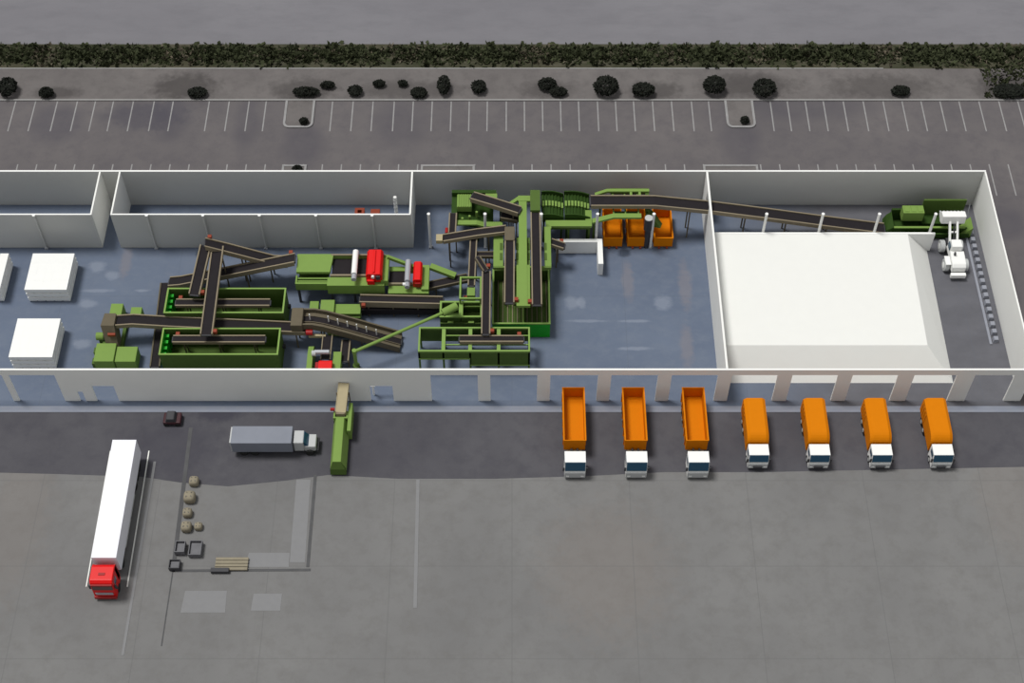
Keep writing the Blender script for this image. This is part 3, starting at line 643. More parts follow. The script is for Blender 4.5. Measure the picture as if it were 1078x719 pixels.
MB().hexa([(17.2, 24.9, 3.0), (18.9, 24.4, 3.0), (19.2, 25.2, 3.0), (17.2, 26.4, 3.0), (17.0, 25.2, 4.9), (17.9, 24.9, 4.6), (18.1, 25.7, 4.6), (17.0, 26.6, 4.9)]).build('discharge_chute', 'dark_green', t)
for X, Y in ((10.4, 24.1), (17.35, 28.4), (11.4, 28.4), (17.35, 25.4)): MB().box(X - .12, X + .12, Y - .12, Y + .12, .02, 5.4 if Y > 25 and X > 17.3 else 4.3 if X < 11 else 5.0).build('leg', 'dark_green', t)
MB().box(17.0, 17.47, 25.3, 28.6, 5.25, 5.5).build('end_beam', 'dark_green', t)
q = at(685, 225, 6.0)
t = thing('magnet_drum', 'dark grey upright drum with pale top at the bin end of the green bridge', 'drum', (q.x + .1, 23.9, .02))
MB().tube((17.22, 23.85, 3.6), (17.22, 23.85, 5.6), .52, 20).build('drum', 'charcoal', t)
MB().tube((17.22, 23.85, 5.6), (17.22, 23.85, 5.72), .5, 20).build('top_cap', 'light_grey', t)
MB().tube((17.22, 23.85, .02), (17.22, 23.85, 3.6), .3, 14).build('stand', 'charcoal', t)

conveyor('very long feed conveyor passing through the dividing wall', [(622, 211.8, 6.3), (690, 212, 6.2), (746, 217.5, 5.0), (810, 225.5, 3.7), (870, 233.5, 2.5), (931, 241, 1.5)], 1.55, .6, .18, (.33, .52, .66, .8), rail='tan')

# orange bins
def bin_(label, x):
    t = thing('rolloff_bin', label, 'skip', (x, 26.2, .02), 'orange bins under the green bridge')
    xa, xb_, y0, y1 = x - 1.2, x + 1.2, 23.7, 28.7
    MB().tub(xa, xb_, y0, y1, .25, 1.85, .1).build('body', 'orange', t)
    MB().rim(xa - .04, xb_ + .04, y0 - .04, y1 + .04, 1.85, .16, .1).build('rim', 'orange', t)
    for s in (-.5, .5): MB().box(x + s - .07, x + s + .07, y0 - .15, y1, .02, .25).build('skid', 'rust', t)
    for s in (-.5, .5): MB().tube((x + s - .12, y0 - .12, .18), (x + s + .12, y0 - .12, .18), .16, 12).build('roller', 'rust', t)
    for s in (-1, 1):
        for k in range(4):
            yy = y0 + .8 + k * 1.15
            MB().box(x + s * 1.2 - (0 if s > 0 else .08), x + s * 1.2 + (.08 if s > 0 else 0), yy - .07, yy + .07, .25, 1.85).build('side_rib', 'orange', t)
bin_('orange open-topped bin nearest the L-shaped push wall', 12.95)
bin_('middle one of the three orange open-topped bins', 16.0)
bin_('orange open-topped bin with the dark chute hanging over it', 19.4)

# L-shaped wall
tag(MB().box(5.6, 11.5, 22.75, 23.3, .02, 2.3).box(10.85, 11.5, 19.2, 22.75, .02, 2.3).build('push_wall', 'white', bev=.02), 'thick white L-shaped push wall next to the orange bins', 'wall')

# ------------------------------------------------------------------ tipping hall
t = thing('feed_machine', 'dark green feeder with tall back board beside the end wall', 'feeder', (53.5, 27, .02))
MB().box(53.1, 58.6, 28.6, 28.85, .02, 3.6).build('back_board', 'dark_green', t)
MB().box(53.1, 58.6, 27.0, 28.6, .02, .9).build('drag_floor', 'shaded_green', t)
MB().box(49.2, 53.1, 28.2, 28.5, .02, 2.2).build('rear_panel', 'shaded_green', t)
hb = MB().box(50.3, 53.0, 26.9, 28.2, 1.5, 3.1).build('drive_housing', 'green', t, bev=.05)
for k in range(3): MB().box(50.5 + k * .85, 51.1 + k * .85, 27.1, 28.0, 3.1, 3.17).build('hatch', 'green', hb)
MB().box(49.2, 59.2, 25.8, 26.0, .3, 1.35).build('front_panel', 'shaded_green', t)
MB().box(49.2, 58.4, 25.75, 26.05, 1.35, 1.5).build('front_rail', 'green', t)
MB().box(50.6, 58.9, 25.1, 25.25, .3, .95).build('step_panel', 'shaded_green', t)
MB().box(50.6, 57.5, 25.05, 25.3, .95, 1.05).build('step_rail', 'shaded_green', t)
MB().tube((52.3, 25.0, .7), (52.3, 25.1, .7), .35, 14).tube((53.3, 25.0, .7), (53.3, 25.1, .7), .35, 14).build('drive_sprocket', 'green', t)
MB().box(49.0, 59.2, 25.25, 28.2, .02, .3).build('base_frame', 'shaded_green', t)
MB().hexa([(47.9, 25.6, .3), (49.2, 25.6, .3), (49.2, 28.3, .3), (48.3, 28.3, .3), (48.3, 25.8, 1.0), (49.2, 25.8, 1.6), (49.2, 28.3, 1.8), (48.6, 28.3, 1.1)]).build('tail_chute', 'shaded_green', t)
MB().prism([(57.9, .3), (59.2, .3), (59.2, 2.0)], 'y', 25.3, 27.2).build('side_wing', 'green', t)
MB().bar((59.0, 27.3, .3), (59.0, 28.3, 3.2), .08, .08).build('stay', 'steel', t)
# heap and its back wall
xa = XM + .125
hp = MB().hexa([(xa, 2.6, .02), (53.2, 2.6, .02), (53.35, 23.2, .02), (xa, 23.2, .02), (xa, 5.85, 3.3), (49.9, 5.85, 3.3), (50.2, 23.2, 3.3), (xa, 23.2, 3.3)])
o = tag(hp.build('material_heap', 'pile_white'), 'huge flat-topped white heap with sloping sides filling the tipping hall', 'heap'); o['kind'] = 'stuff'
tag(MB().box(xa, 53.7, 23.21, 23.5, .02, 3.32).build('retaining_wall', 'white'), 'low white retaining wall along the back of the white heap', 'wall')

# loader
lx = 56.25
t = thing('wheel_loader', 'white wheel loader with raised bucket beside the white heap', 'loader', (lx, 22, .02))
MB().prism([(24.9, 3.3), (25.6, 3.0), (26.6, 3.4), (26.6, 3.6), (26.0, 4.5), (25.0, 4.6)], 'x', lx - 1.55, lx + 1.45).build('bucket', 'white', t, bev=.08)
bt = MB()
for k in range(7): bt.box(lx - 1.45 + k * .46, lx - 1.25 + k * .46, 26.55, 26.95, 3.4, 3.52)
bt.build('bucket_teeth', 'light_grey', t)
for s in (-.5, .45): MB().bar((lx + s, 22.6, 1.8), (lx + s, 25.0, 3.7), .24, .34).build('lift_arm', 'white', t)
MB().bar((lx - .5, 23.9, 2.85), (lx + .45, 23.9, 2.85), .2, .2).build('cross_tube', 'white', t)
MB().bar((lx, 22.9, 2.1), (lx, 24.6, 3.7), .14, .14).build('tilt_cylinder', 'charcoal', t)
MB().box(lx - .7, lx + .7, 22.4, 24.0, .8, 1.6).build('front_chassis', 'charcoal', t)
MB().hexa([(lx - .75, 21.3, 1.2), (lx + .75, 21.3, 1.2), (lx + .75, 22.9, 1.2), (lx - .75, 22.9, 1.2), (lx - .65, 21.3, 3.1), (lx + .65, 21.3, 3.1), (lx + .6, 22.5, 3.1), (lx - .6, 22.5, 3.1)]).build('cab', 'white', t, bev=.05)
MB().box(lx - .8, lx - .74, 21.6, 22.5, 2.0, 2.8).build('cab_window', 'glass_blue', t)
MB().prism([(18.9, .9), (21.3, .9), (21.3, 2.3), (19.3, 2.15), (18.9, 1.8)], 'x', lx - .75, lx + 1.0).build('engine_cover', 'white', t, bev=.1)
MB().box(lx - .4, lx - .2, 20.5, 20.8, 2.2, 2.7).build('exhaust', 'charcoal', t)
MB().box(lx - .85, lx + 1.05, 18.25, 18.75, .5, 1.1).build('counterweight', 'white', t, bev=.06)
MB().box(lx - .5, lx + .7, 18.7, 19.2, .6, .9).build('tow_bracket', 'charcoal', t)
for (wx, wy) in ((lx - 1.15, 23.3), (lx + 1.1, 23.3), (lx - 1.15, 20.2), (lx + 1.25, 20.2)):
    wh = MB().tube((wx - .32, wy, .82), (wx + .32, wy, .82), .8, 22).build('wheel', 'light_grey', t, bev=.08)
    sgn = -1 if wx < lx else 1
    MB().tube((wx + sgn * .32, wy, .82), (wx + sgn * .36, wy, .82), .4, 16).build('hub', 'white', wh)
MB().box(lx - 1.45, lx - .8, 19.5, 20.9, 1.65, 1.75).build('fender', 'white', t)
# row of blocks at the foot of the end wall
tag(MB().box(58.65, 58.95, 8.3, 26.6, .02, .14).build('guide_kerb', 'concrete_block'), 'low pale kerb running along the foot of the end wall', 'kerb')
n = 16
onum = ['first', 'second', 'third', 'fourth', 'fifth', 'sixth', 'seventh', 'eighth', 'ninth', 'tenth', 'eleventh', 'twelfth', 'thirteenth', 'fourteenth', 'fifteenth', 'sixteenth']
for k in range(n):
    y = 8.9 + k * 1.13
    tt = MB().taper(59.1, 59.75, y - .36, y + .36, .02, .62, .06, .06).build('concrete_block', 'concrete_block', bev=.04)
    tag(tt, f'small grey concrete block by the end wall, {onum[k]} from the front wall', 'block', 'concrete blocks along the end wall')

# small things in the rear store
def small_box(label, px, recess):
    p = at(px, 219, .9); x, y = p.x, 28.75
    t = thing('steel_box', label, 'box', (x, y, .02), 'rust-orange boxes in the rear store')
    if recess:
        MB().tub(x - .62, x + .62, y - .6, y + .6, .02, 1.3, .36).build('body', 'rust', t)
    else:
        MB().box(x - .6, x + .6, y - .55, y + .55, .25, 1.15).build('body', 'rust', t, bev=.04)
        MB().box(x - .55, x + .55, y - .5, y + .5, .02, .25).build('plinth', 'charcoal', t)
        MB().box(x - .6, x + .6, y - .58, y - .55, .1, .5).build('kick_plate', 'charcoal', t)
small_box('rust-orange box with a square recess in its top, in the rear store', 379.2, True)
small_box('rust-orange box with closed top, in the rear store', 395.5, False)
q = at(415, 213, 5)
t = thing('steel_post', 'pale post inside the rear store beside the rust-orange boxes', 'post', (q.x, 28.3, .02))
MB().tube((q.x, 28.3, .2), (q.x, 28.3, 4.6), .22, 12).build('shaft', 'post', t)
MB().box(q.x - .35, q.x + .35, 27.95, 28.65, .02, .2).build('base_plate', 'steel', t)
for k in range(5): MB().tube((q.x, 28.3, 1 + k * .75), (q.x, 28.3, 1.12 + k * .75), .26, 12).build('collar', 'light_grey', t)

# ------------------------------------------------------------------ bales
def bale_mesh(dx, dy, dz):
    b = MB(); c = .13
    # straight top, tucked-in foot so each layer shows a dark seam
    b.hexa([(-dx / 2 + c, -dy / 2 + c, 0), (dx / 2 - c, -dy / 2 + c, 0), (dx / 2 - c, dy / 2 - c, 0), (-dx / 2 + c, dy / 2 - c, 0),
            (-dx / 2, -dy / 2, .30), (dx / 2, -dy / 2, .30), (dx / 2, dy / 2, .30), (-dx / 2, dy / 2, .30)])
    b.hexa([(-dx / 2, -dy / 2, .30), (dx / 2, -dy / 2, .30), (dx / 2, dy / 2, .30), (-dx / 2, dy / 2, .30),
            (-dx / 2, -dy / 2, dz), (dx / 2, -dy / 2, dz), (dx / 2, dy / 2, dz), (-dx / 2, dy / 2, dz)])
    return b
def bale_stack(x1, y0, cols, rows, layers, lab, group, total_cols=5):
    dx, dy, dz = 1.05, 1.45, .83
    proto = None
    for L in range(layers):
        for r in range(rows):
            for c in range(cols):
                top = L == layers - 1
                x = x1 - (c + .5) * dx; y = y0 + (r + .5) * dy; z = .02 + L * dz
                if proto is None:
                    o = bale_mesh(dx - .003, dy - .003, dz).build('bale', 'white'); proto = o
                else:
                    o = proto.copy(); COL.objects.link(o)
                o.location = (x, y, z)
                lay = ('bottom', 'middle', 'top')[L]
                tag(o, f'white bale, {lab}, {lay} layer, {onum[r]} row from front wall, {onum[c]} from machinery', 'bale', group)
bale_stack(-55.25, 14.9, 5, 4, 3, 'rear stack', 'bales of the rear stack')
bale_stack(-55.2, 4.65, 5, 4, 3, 'front stack', 'bales of the front stack')
bale_stack(-63.55, 14.9, 1, 4, 3, 'edge stack', 'bales of the stack at the picture edge')

# ------------------------------------------------------------------ vehicles
def wheel(t, x, y, r, w):
    o = MB().tube((x - w / 2, y, r), (x + w / 2, y, r), r, 20).build('wheel', 'rubber', t)
    s = -1 if x < 0 else 1
    MB().tube((x + s * w / 2, y, r), (x + s * (w / 2 + .03), y, r), r * .5, 14).build('hub', 'light_grey', o)
def cab_parts(t, yb_, yf_, zr, zw, zb, wd, yslope):
    """white cab; yb_ back, yf_ roof front, windscreen slopes out to yf_-yslope"""
    hw = wd / 2
    c = MB().prism([(yb_, zb), (yb_, zr), (yf_, zr), (yf_ - yslope, zw), (yf_ - yslope, zb)], 'x', -hw, hw).build('cab', 'white', t)
    e = .02; n = Vector((0, -(zr - zw), -yslope)).normalized() * e   # outward of the screen
    n = Vector((0, -(zr - zw), yslope)).normalized() * e
    a, b = Vector((0, yf_ - .02, zr - .06)), Vector((0, yf_ - yslope + .02, zw + .04))
    q = [Vector((-hw + .05, 0, 0)) + a, Vector((hw - .05, 0, 0)) + a, Vector((hw - .05, 0, 0)) + b, Vector((-hw + .05, 0, 0)) + b]
    MB().hexa([v for v in q] + [v + n * 2 for v in q]).build('windscreen', 'glass_blue', c)
    for s in (-1, 1):
        MB().box(s * hw - .015, s * hw + .015, yf_ + .1, yb_ - .35, zw + .1, zr - .25).build('side_window', 'glass_blue', c)
        MB().box(s * (hw + .12) - .1, s * (hw + .12) + .1, yf_ - yslope + .05, yf_ - yslope + .18, zw - .1, zw + .55).build('mirror', 'charcoal', c)
    MB().box(-hw + .03, hw - .03, yf_ - yslope - .1, yf_ - yslope, zb, zw - .25).build('bumper', 'light_grey', c)
    for s in (-1, 1): MB().box(s * .85 - .18, s * .85 + .18, yf_ - yslope - .13, yf_ - yslope - .1, zb + .2, zb + .42).build('headlamp', 'white', c)
    return c

def tipper():
    t = thing('tipper_truck', 'x', 'truck', (0, 0, 0), 'orange open tipper trucks at the dock openings')
    hw = 1.25
    b = MB(); z0, z1 = 1.15, 3.15
    b.box(-hw, hw, -7.4, 0, z0, z0 + .12); b.box(-hw, -hw + .09, -7.4, 0, z0 + .12, z1); b.box(hw - .09, hw, -7.4, 0, z0 + .12, z1)
    b.box(-hw + .09, hw - .09, -7.4, -7.31, z0 + .12, z1)
    bo = b.build('tipper_body', 'orange', t)
    MB().box(-hw + .09, hw - .09, -.09, 0, z0 + .12, z1).build('tailgate', 'orange', bo)
    for s in (-1, 1):
        for k in range(6):
            y = -.7 - k * 1.2; MB().box(s * hw - (.1 if s < 0 else 0), s * hw + (0 if s < 0 else .1), y - .06, y + .06, z0, z1 - .1).build('side_rib', 'orange', bo)
        MB().box(s * hw - (.08 if s < 0 else 0), s * hw + (0 if s < 0 else .08), -7.4, 0, z1 - .1, z1 + .03).build('top_rail', 'orange', bo)
    MB().box(-.5, .5, -10.0, -.3, .75, 1.15).build('chassis', 'charcoal', t)
    for s in (-.35, .35): MB().box(s - .1, s + .1, -7.75, -7.5, 1.15, 1.6).build('hydraulic_ram', 'charcoal', t)
    MB().box(-.9, .9, -8.3, -7.45, .9, 1.2).build('deck_plate', 'tan', t)
    cab_parts(t, -8.72, -10.18, 2.95, 1.65, .4, 2.4, .42)
    for s in (-1, 1):
        for y in (-1.4, -2.7): wheel(t, s * .98, y, .52, .5)
        wheel(t, s * 1.02, -9.4, .52, .34)
    return t
def closed():
    t = thing('container_truck', 'x', 'truck', (0, 0, 0), 'orange closed trucks at the dock openings')
    hw = 1.25
    # side profile with rounded front, width profile with chamfered shoulders
    prof = [(0, .95), (0, 3.25), (-.15, 3.5), (-4.6, 3.5)]
    for k in range(1, 7):
        a = R(90) * k / 6; prof.append((-4.6 - 1.15 * math.sin(a), 3.5 - 1.15 * (1 - math.cos(a)) * .9))
    prof += [(-5.75, .95)]
    sec = [(-hw, .0), (-hw, .78), (-hw + .35, 1.0), (hw - .35, 1.0), (hw, .78), (hw, .0)]
    b = MB(); vs = []
    tops = [p for p in prof[1:-1]]; n = len(tops)
    for (y, z) in tops:
        for (x, f) in sec: vs.append((x, y, .95 + (z - .95) * (f if f in (0, 1.0) else 1 - .28 / max(.6, (z - .95)))))
    fs = []
    for i in range(n - 1):
        for k in range(5): fs.append((i * 6 + k, i * 6 + k + 1, (i + 1) * 6 + k + 1, (i + 1) * 6 + k))
        fs.append((i * 6 + 5, i * 6, (i + 1) * 6, (i + 1) * 6 + 5))
    fs.append(tuple(range(6))); fs.append(tuple(range((n - 1) * 6, n * 6)))
    bo = b.add(vs, fs).build('container_body', 'orange', t)
    for s in (-1, 1):
        for k in range(4):
            y = -.5 - k * .55; MB().box(s * hw - .05, s * hw + .05, y - .06, y + .06, 1.0, 2.9).build('side_rib', 'orange', bo)
    MB().box(-1.0, 1.0, 0, .12, 1.2, 3.0).build('tailgate', 'orange', bo, bev=.03)
    MB().box(-.5, .5, -8.0, -.2, .6, .95).build('chassis', 'charcoal', t)
    cab_parts(t, -5.95, -7.4, 2.6, 1.55, .45, 2.3, .36)
    for s in (-1, 1):
        wheel(t, s * 1.0, -1.5, .5, .46); wheel(t, s * 1.0, -2.7, .5, .46); wheel(t, s * 1.0, -6.7, .48, .32)
    return t
proto = tipper()
tl = ['orange open tipper truck farthest from the covered orange trucks', 'orange open tipper truck in the middle of the three open ones', 'orange open tipper truck parked next to the covered orange trucks']
for i, px in enumerate((605.5, 670.3, 735.3)):
    o = proto if i == 0 else copy_tree(proto)
    p = at(px, 479, 2.9); o.location = (p.x, -.15, .012); o['label'] = tl[i]
proto = closed()
tl = ['orange covered truck parked next to the open tipper trucks', 'orange covered truck, second from the open tipper trucks', 'orange covered truck, third from the open tipper trucks', 'orange covered truck nearest the end of the building']
for i, px in enumerate((798.7, 862.8, 928.2, 992.5)):
    o = proto if i == 0 else copy_tree(proto)
    p = at(px, 472, 2.6); o.location = (p.x, -1.75, .012); o['label'] = tl[i]

# red semi truck
t = thing('semi_truck', 'red articulated truck with long white box trailer between two white lines', 'truck', (-44.3, -16, 0))
tx, ty = -44.3, -7.98
MB().box(tx - 1.36, tx + 1.36, -23.05, -7.98, 1.15, 4.0).build('trailer', 'trailer_white', t)
MB().box(tx - .5, tx + .5, -25.3, -8.6, .75, 1.15).build('chassis', 'charcoal', t)
for s in (-1, 1):
    MB().box(tx + s * 1.25 - .03, tx + s * 1.25 + .03, -20.0, -13.2, .5, 1.15).build('side_guard', 'light_grey', t)
    for y in (-9.4, -10.7, -12.0): MB().tube((tx + s * 1.05 - .2, y, .5), (tx + s * 1.05 + .2, y, .5), .5, 18).build('wheel', 'rubber', t)
    for y in (-21.9, -24.9): MB().tube((tx + s * 1.05 - .2, y, .5), (tx + s * 1.05 + .2, y, .5), .5, 18).build('wheel', 'rubber', t)
c = MB().prism([(-23.6, .5), (-23.6, 3.45), (-23.9, 3.65), (-25.55, 3.65), (-25.85, 3.35), (-25.95, 1.9), (-26.0, .4)], 'x', tx - 1.24, tx + 1.24).build('cab', 'red', t, bev=.08)
mat('smoked_glass', (.10, .07, .065), .2, var=.08)
MB().box(tx - 1.15, tx + 1.15, -26.0, -25.86, 2.95, 3.2).build('sun_visor', 'dark_red', c)
MB().hexa([(tx - 1.1, -26.0, 2.1), (tx + 1.1, -26.0, 2.1), (tx + 1.1, -25.9, 2.1), (tx - 1.1, -25.9, 2.1), (tx - 1.1, -25.93, 2.9), (tx + 1.1, -25.93, 2.9), (tx + 1.1, -25.85, 2.9), (tx - 1.1, -25.85, 2.9)]).build('windscreen', 'smoked_glass', c)
MB().box(tx - .95, tx + .95, -26.06, -25.97, 1.1, 1.5).build('grille', 'steel', c)
MB().box(tx - 1.22, tx + 1.22, -26.2, -25.95, .35, .8).build('bumper', 'dark_red', c, bev=.04)
for s in (-1, 1):
    MB().box(tx + s * 1.23 - .02, tx + s * 1.23 + .02, -25.4, -24.6, 2.0, 2.9).build('side_window', 'glass_blue', c)
    MB().box(tx + s * 1.42 - .12, tx + s * 1.42 + .12, -25.75, -25.6, 1.9, 2.6).build('mirror', 'charcoal', c)
    MB().box(tx + s * 1.15 - .09, tx + s * 1.15 + .09, -24.2, -23.5, 1.0, 3.4).build('side_fairing', 'dark_red', c)
MB().box(tx - .35, tx + .35, -25.0, -24.7, 3.62, 3.72).build('roof_hatch', 'dark_red', c)
for o in [t]: o.location.x += 0
for lab, pa, pb in (('white lane line on the building-passage side of the red truck', (116.5, 475), (91, 618)), ('white lane line on the open-yard side of the red truck', (157, 475), (134, 618))):
    A, B = at(*pa), at(*pb)
    tag(MB().bar(A + Vector((0, 0, .06)), B + Vector((0, 0, .06)), .13, .1).build('lane_line', 'white_paint'), lab, 'line', 'white lines beside the red truck')

# old box truck on the shadow band
t = thing('box_truck', 'dusty blue-grey box truck parked along the building', 'truck', (-28.0, -6.6, .012))
yl, yh = -7.75, -5.4
MB().box(-32.4, -25.4, yl, yh, .95, 2.9).build('cargo_box', 'old_trailer', t, bev=.06)
MB().box(-32.55, -32.4, yl + .1, yh - .1, 1.0, 2.85).build('rear_door', 'light_grey', t)
MB().box(-32.3, -22.9, yl + .6, yh - .6, .55, .95).build('chassis', 'charcoal', t)
c = MB().box(-25.3, -24.1, yl + .35, yh - .25, .6, 2.4).build('cab', 'light_grey', t, bev=.12)
MB().hexa([(-24.1, yl + .45, 1.6), (-23.6, yl + .45, 1.6), (-23.6, yh - .35, 1.6), (-24.1, yh - .35, 1.6), (-24.1, yl + .5, 2.35), (-24.05, yl + .5, 2.35), (-24.05, yh - .4, 2.35), (-24.1, yh - .4, 2.35)]).build('windscreen', 'glass_blue', c)
MB().box(-24.1, -22.75, yl + .35, yh - .25, .6, 1.6).build('bonnet', 'light_grey', c, bev=.12)
MB().box(-22.75, -22.5, yl + .3, yh - .2, .5, .9).build('bumper', 'charcoal', c)
for x in (-31.2, -29.9, -23.5):
    for y in (yl + .3, yh - .3): MB().tube((x, y - .18, .46), (x, y + .18, .46), .46, 16).build('wheel', 'rubber', t)

# compactor outside
t = thing('compactor_container', 'green compactor container fed by a pale chute through the front wall', 'container', (-20.1, -7, .012))
xa, xb_ = -20.95, -19.05
MB().prism([(-20.95, .9), (-20.55, 2.35), (-19.6, 2.35), (-19.1, .9), (-19.1, .35), (-20.95, .35)], 'y', -9.9, -3.9).build('container_body', 'green', t, bev=.04)
MB().hexa([(-20.95, -10.4, .3), (-19.1, -10.4, .3), (-19.1, -9.9, .3), (-20.95, -9.9, .3), (-20.9, -10.3, 1.3), (-19.15, -10.3, 1.3), (-19.6, -9.9, 2.3), (-20.55, -9.9, 2.3)]).build('tail_door', 'dark_green', t)
MB().rim(-20.9, -19.2, -3.9, -2.9, 1.9, .2, .35).build('hopper_rim', 'green', t)
MB().box(-20.9, -19.2, -3.9, -2.9, .3, 1.6).build('hopper', 'dark_green', t)
MB().box(-19.2, -18.75, -5.6, -1.7, .3, 2.2).build('power_pack', 'green', t, bev=.05)
MB().tube((-21.25, -2.9, 2.6), (-20.75, -2.9, 2.6), .2, 12).build('motor', 'dark_red', t)
for s in (-20.6, -19.5): MB().box(s - .08, s + .08, -10.2, -3.0, .012, .35).build('skid', 'charcoal', t)
P0, P1 = Vector((-19.75, -.12, 4.0)), Vector((-20.05, -3.4, 2.75))
t2 = thing('discharge_chute', 'pale tan discharge chute between the front wall and the green container', 'chute', (-19.9, -1.5, .012))
MB().sweep([P0, P1], -.55, .55, -.5, 0).build('cover', 'pale_tan', t2)
MB().sweep([P0, P1], -.62, -.55, -.6, .05).build('side_plate', 'pale_tan', t2); MB().sweep([P0, P1], .55, .62, -.6, .05).build('side_plate', 'pale_tan', t2)
MB().box(-20.55, -19.55, -3.6, -3.4, 1.75, 2.7).build('spout', 'tan', t2)
for X in (-20.6, -19.15): MB().box(X - .06, X + .06, -1.1, -.98, .05, 3.3).build('leg', 'brown', t2)

# white object in the middle of the small opening
t = thing('wash_station', 'small white standpipe with a long arm in the small front opening', 'pipe', (at(391, 414, .5).x, .9, .02))
q = at(392, 409, 2.2)
MB().tube((q.x, .9, .02), (q.x, .9, 2.3), .13, 12).build('standpipe', 'white', t)
MB().tube((q.x, .9, 2.3), (q.x + 1.9, .95, 2.3), .1, 12).build('arm', 'white', t)
MB().tube((q.x - .25, .75, 2.25), (q.x + .3, .75, 2.25), .22, 12).build('valve', 'white', t)

# ------------------------------------------------------------------ yard bits
pad = [at(199, 492), at(184, 600), at(325, 600), at(333, 492)]
def strip(mb, a, b, w, z=.02):
    mb.bar(Vector((a.x, a.y, z)), Vector((b.x, b.y, z)), w, .03)
mk = MB()
strip(mk, at(201, 450), at(182, 602), .45); strip(mk, at(182, 601), at(327, 600), .3); strip(mk, at(332, 500), at(324, 597), .35); strip(mk, at(182, 601), at(170, 680), .12)
struct('yard_marking', mk, 'joint', 'dark joint lines around a square patch of the yard')
struct('yard_slab', MB().prism([tuple(at(*p)[:2]) for p in ((195, 622), (239, 622), (237, 645), (190, 645))], 'z', 0, .02).prism([tuple(at(*p)[:2]) for p in ((267, 625), (297, 625), (295, 643), (264, 643))], 'z', 0, .02).prism([tuple(at(*p)[:2]) for p in ((312, 505), (327, 505), (321, 592), (305, 592))], 'z', 0, .02).prism([tuple(at(*p)[:2]) for p in ((262, 582), (305, 582), (304, 597), (258, 597))], 'z', 0, .02), 'pale_slab', 'paler concrete patches in the yard')
mk = MB()
strip(mk, at(163, 486), at(129, 690), .30); strip(mk, at(440, 505), at(437, 640), .4)
struct('yard_strip', mk, 'pale_slab', 'pale worn strips in the yard')
def bulk_bag(label, px, py, sc=1.0):
    p = at(px, py, .6); x, y = p.x, p.y
    t = thing('bulk_bag', label, 'bag', (x, y, 0), 'tan bulk bags in the yard'); r = .52 * sc
    b = MB(); n = 16; prof = [(.0, .90), (.06, 1.0), (.3, 1.08), (.6, 1.08), (.85, .96), (.98, .7), (1.02, .25)]
    vs = []; fs = []
    for (z, k) in prof:
        for i in range(n):
            a = 2 * math.pi * i / n; q = (abs(math.cos(a)) ** 4 + abs(math.sin(a)) ** 4) ** -.25
            vs.append((x + math.cos(a) * r * k * q, y + math.sin(a) * r * k * q, z * sc * .95))
    for j in range(len(prof) - 1):
        for i in range(n): fs.append((j * n + i, j * n + (i + 1) % n, (j + 1) * n + (i + 1) % n, (j + 1) * n + i))
    fs.append(tuple(range(n))); fs.append(tuple(range((len(prof) - 1) * n, len(prof) * n)))
    b.add(vs, fs).build('sack', 'bag', t, smooth=True)
    for sx in (-1, 1):
        for sy_ in (-1, 1):
            MB().bar((x + sx * r * .75, y + sy_ * r * .75, .75 * sc), (x + sx * r * .35, y + sy_ * r * .35, 1.08 * sc), .06, .04).build('strap', 'scrap', t)
bulk_bag('tan bulk bag at the building end of the row beside the square yard patch', 204, 506, 1.0)
bulk_bag('largest tan bulk bag, second in the row from the building', 199.5, 523, 1.2)
bulk_bag('tan bulk bag, third in the row from the building', 197, 539, .95)
bulk_bag('tan bulk bag, fourth in the row, with a darker one beside it', 196, 554, 1.05)
bulk_bag('dark-edged bulk bag standing beside the fourth one in the row', 208.5, 553, .8)
def scrap_bin(label, px, py, m, dx, dy, dz):
    p = at(px, py, dz / 2); x, y = p.x, p.y
    t = thing('scrap_bin', label, 'bin', (x, y, 0), 'scrap bins in the yard')
    MB().tub(x - dx, x + dx, y - dy, y + dy, .12, dz, .08).build('body', m, t)
    MB().box(x - dx * .8, x + dx * .8, y - dy * .8, y + dy * .8, .3, dz * .6).build('contents', 'scrap', t)
    for s in (-1, 1): MB().box(x + s * dx * .7 - .08, x + s * dx * .7 + .08, y - dy, y + dy, 0.0, .12).build('skid', 'charcoal', t)
scrap_bin('grey scrap bin after the bulk bags in the yard', 190, 577, 'scrap', .55, .7, .9)
scrap_bin('grey scrap bin beside the row, nearer the inside of the patch', 206, 578, 'scrap', .7, .9, .8)
scrap_bin('dark scrap bin at the corner of the square yard patch', 184, 595, 'charcoal', .6, .55, .7)
p = at(243, 594, .2)
t = thing('timber_stack', 'low brownish timber bundle lying at the edge of the yard patch', 'timber', (p.x, p.y, .0))
for k in range(4): MB().box(p.x - 1.7, p.x + 1.9, p.y - .75 + k * .4, p.y - .42 + k * .4, .1, .36).build('plank', 'bag', t)
MB().box(p.x - 1.75, p.x - 1.5, p.y - .8, p.y + .85, .0, .1).box(p.x + 1.3, p.x + 1.5, p.y - .8, p.y + .85, 0, .1).build('bearer', 'scrap', t)
p = at(232, 599, .2)
tag(MB().box(p.x - 1.0, p.x + 1.0, p.y - .5, p.y + .0, 0, .55).build('girder', 'charcoal', bev=.03), 'short dark beam lying in front of the timber bundle', 'beam')
# dark car under the wall
p = at(181, 440, .7)
t = thing('car', 'small dark maroon car parked close to the front wall', 'car', (p.x, p.y, .012))
mat('maroon', (.045, .012, .016), .4, var=.1)
MB().box(p.x - 1.0, p.x + 1.1, p.y - .75, p.y + .75, .3, .8).build('body', 'maroon', t, bev=.12)
MB().taper(p.x - .7, p.x + .6, p.y - .7, p.y + .7, .8, 1.35, .22, .1).build('cabin', 'charcoal', t, bev=.08)
for sx in (-.65, .7):
    for sy_ in (-.7, .7): MB().tube((p.x + sx, p.y + sy_ - .08, .3), (p.x + sx, p.y + sy_ + .08, .3), .3, 14).build('wheel', 'rubber', t)

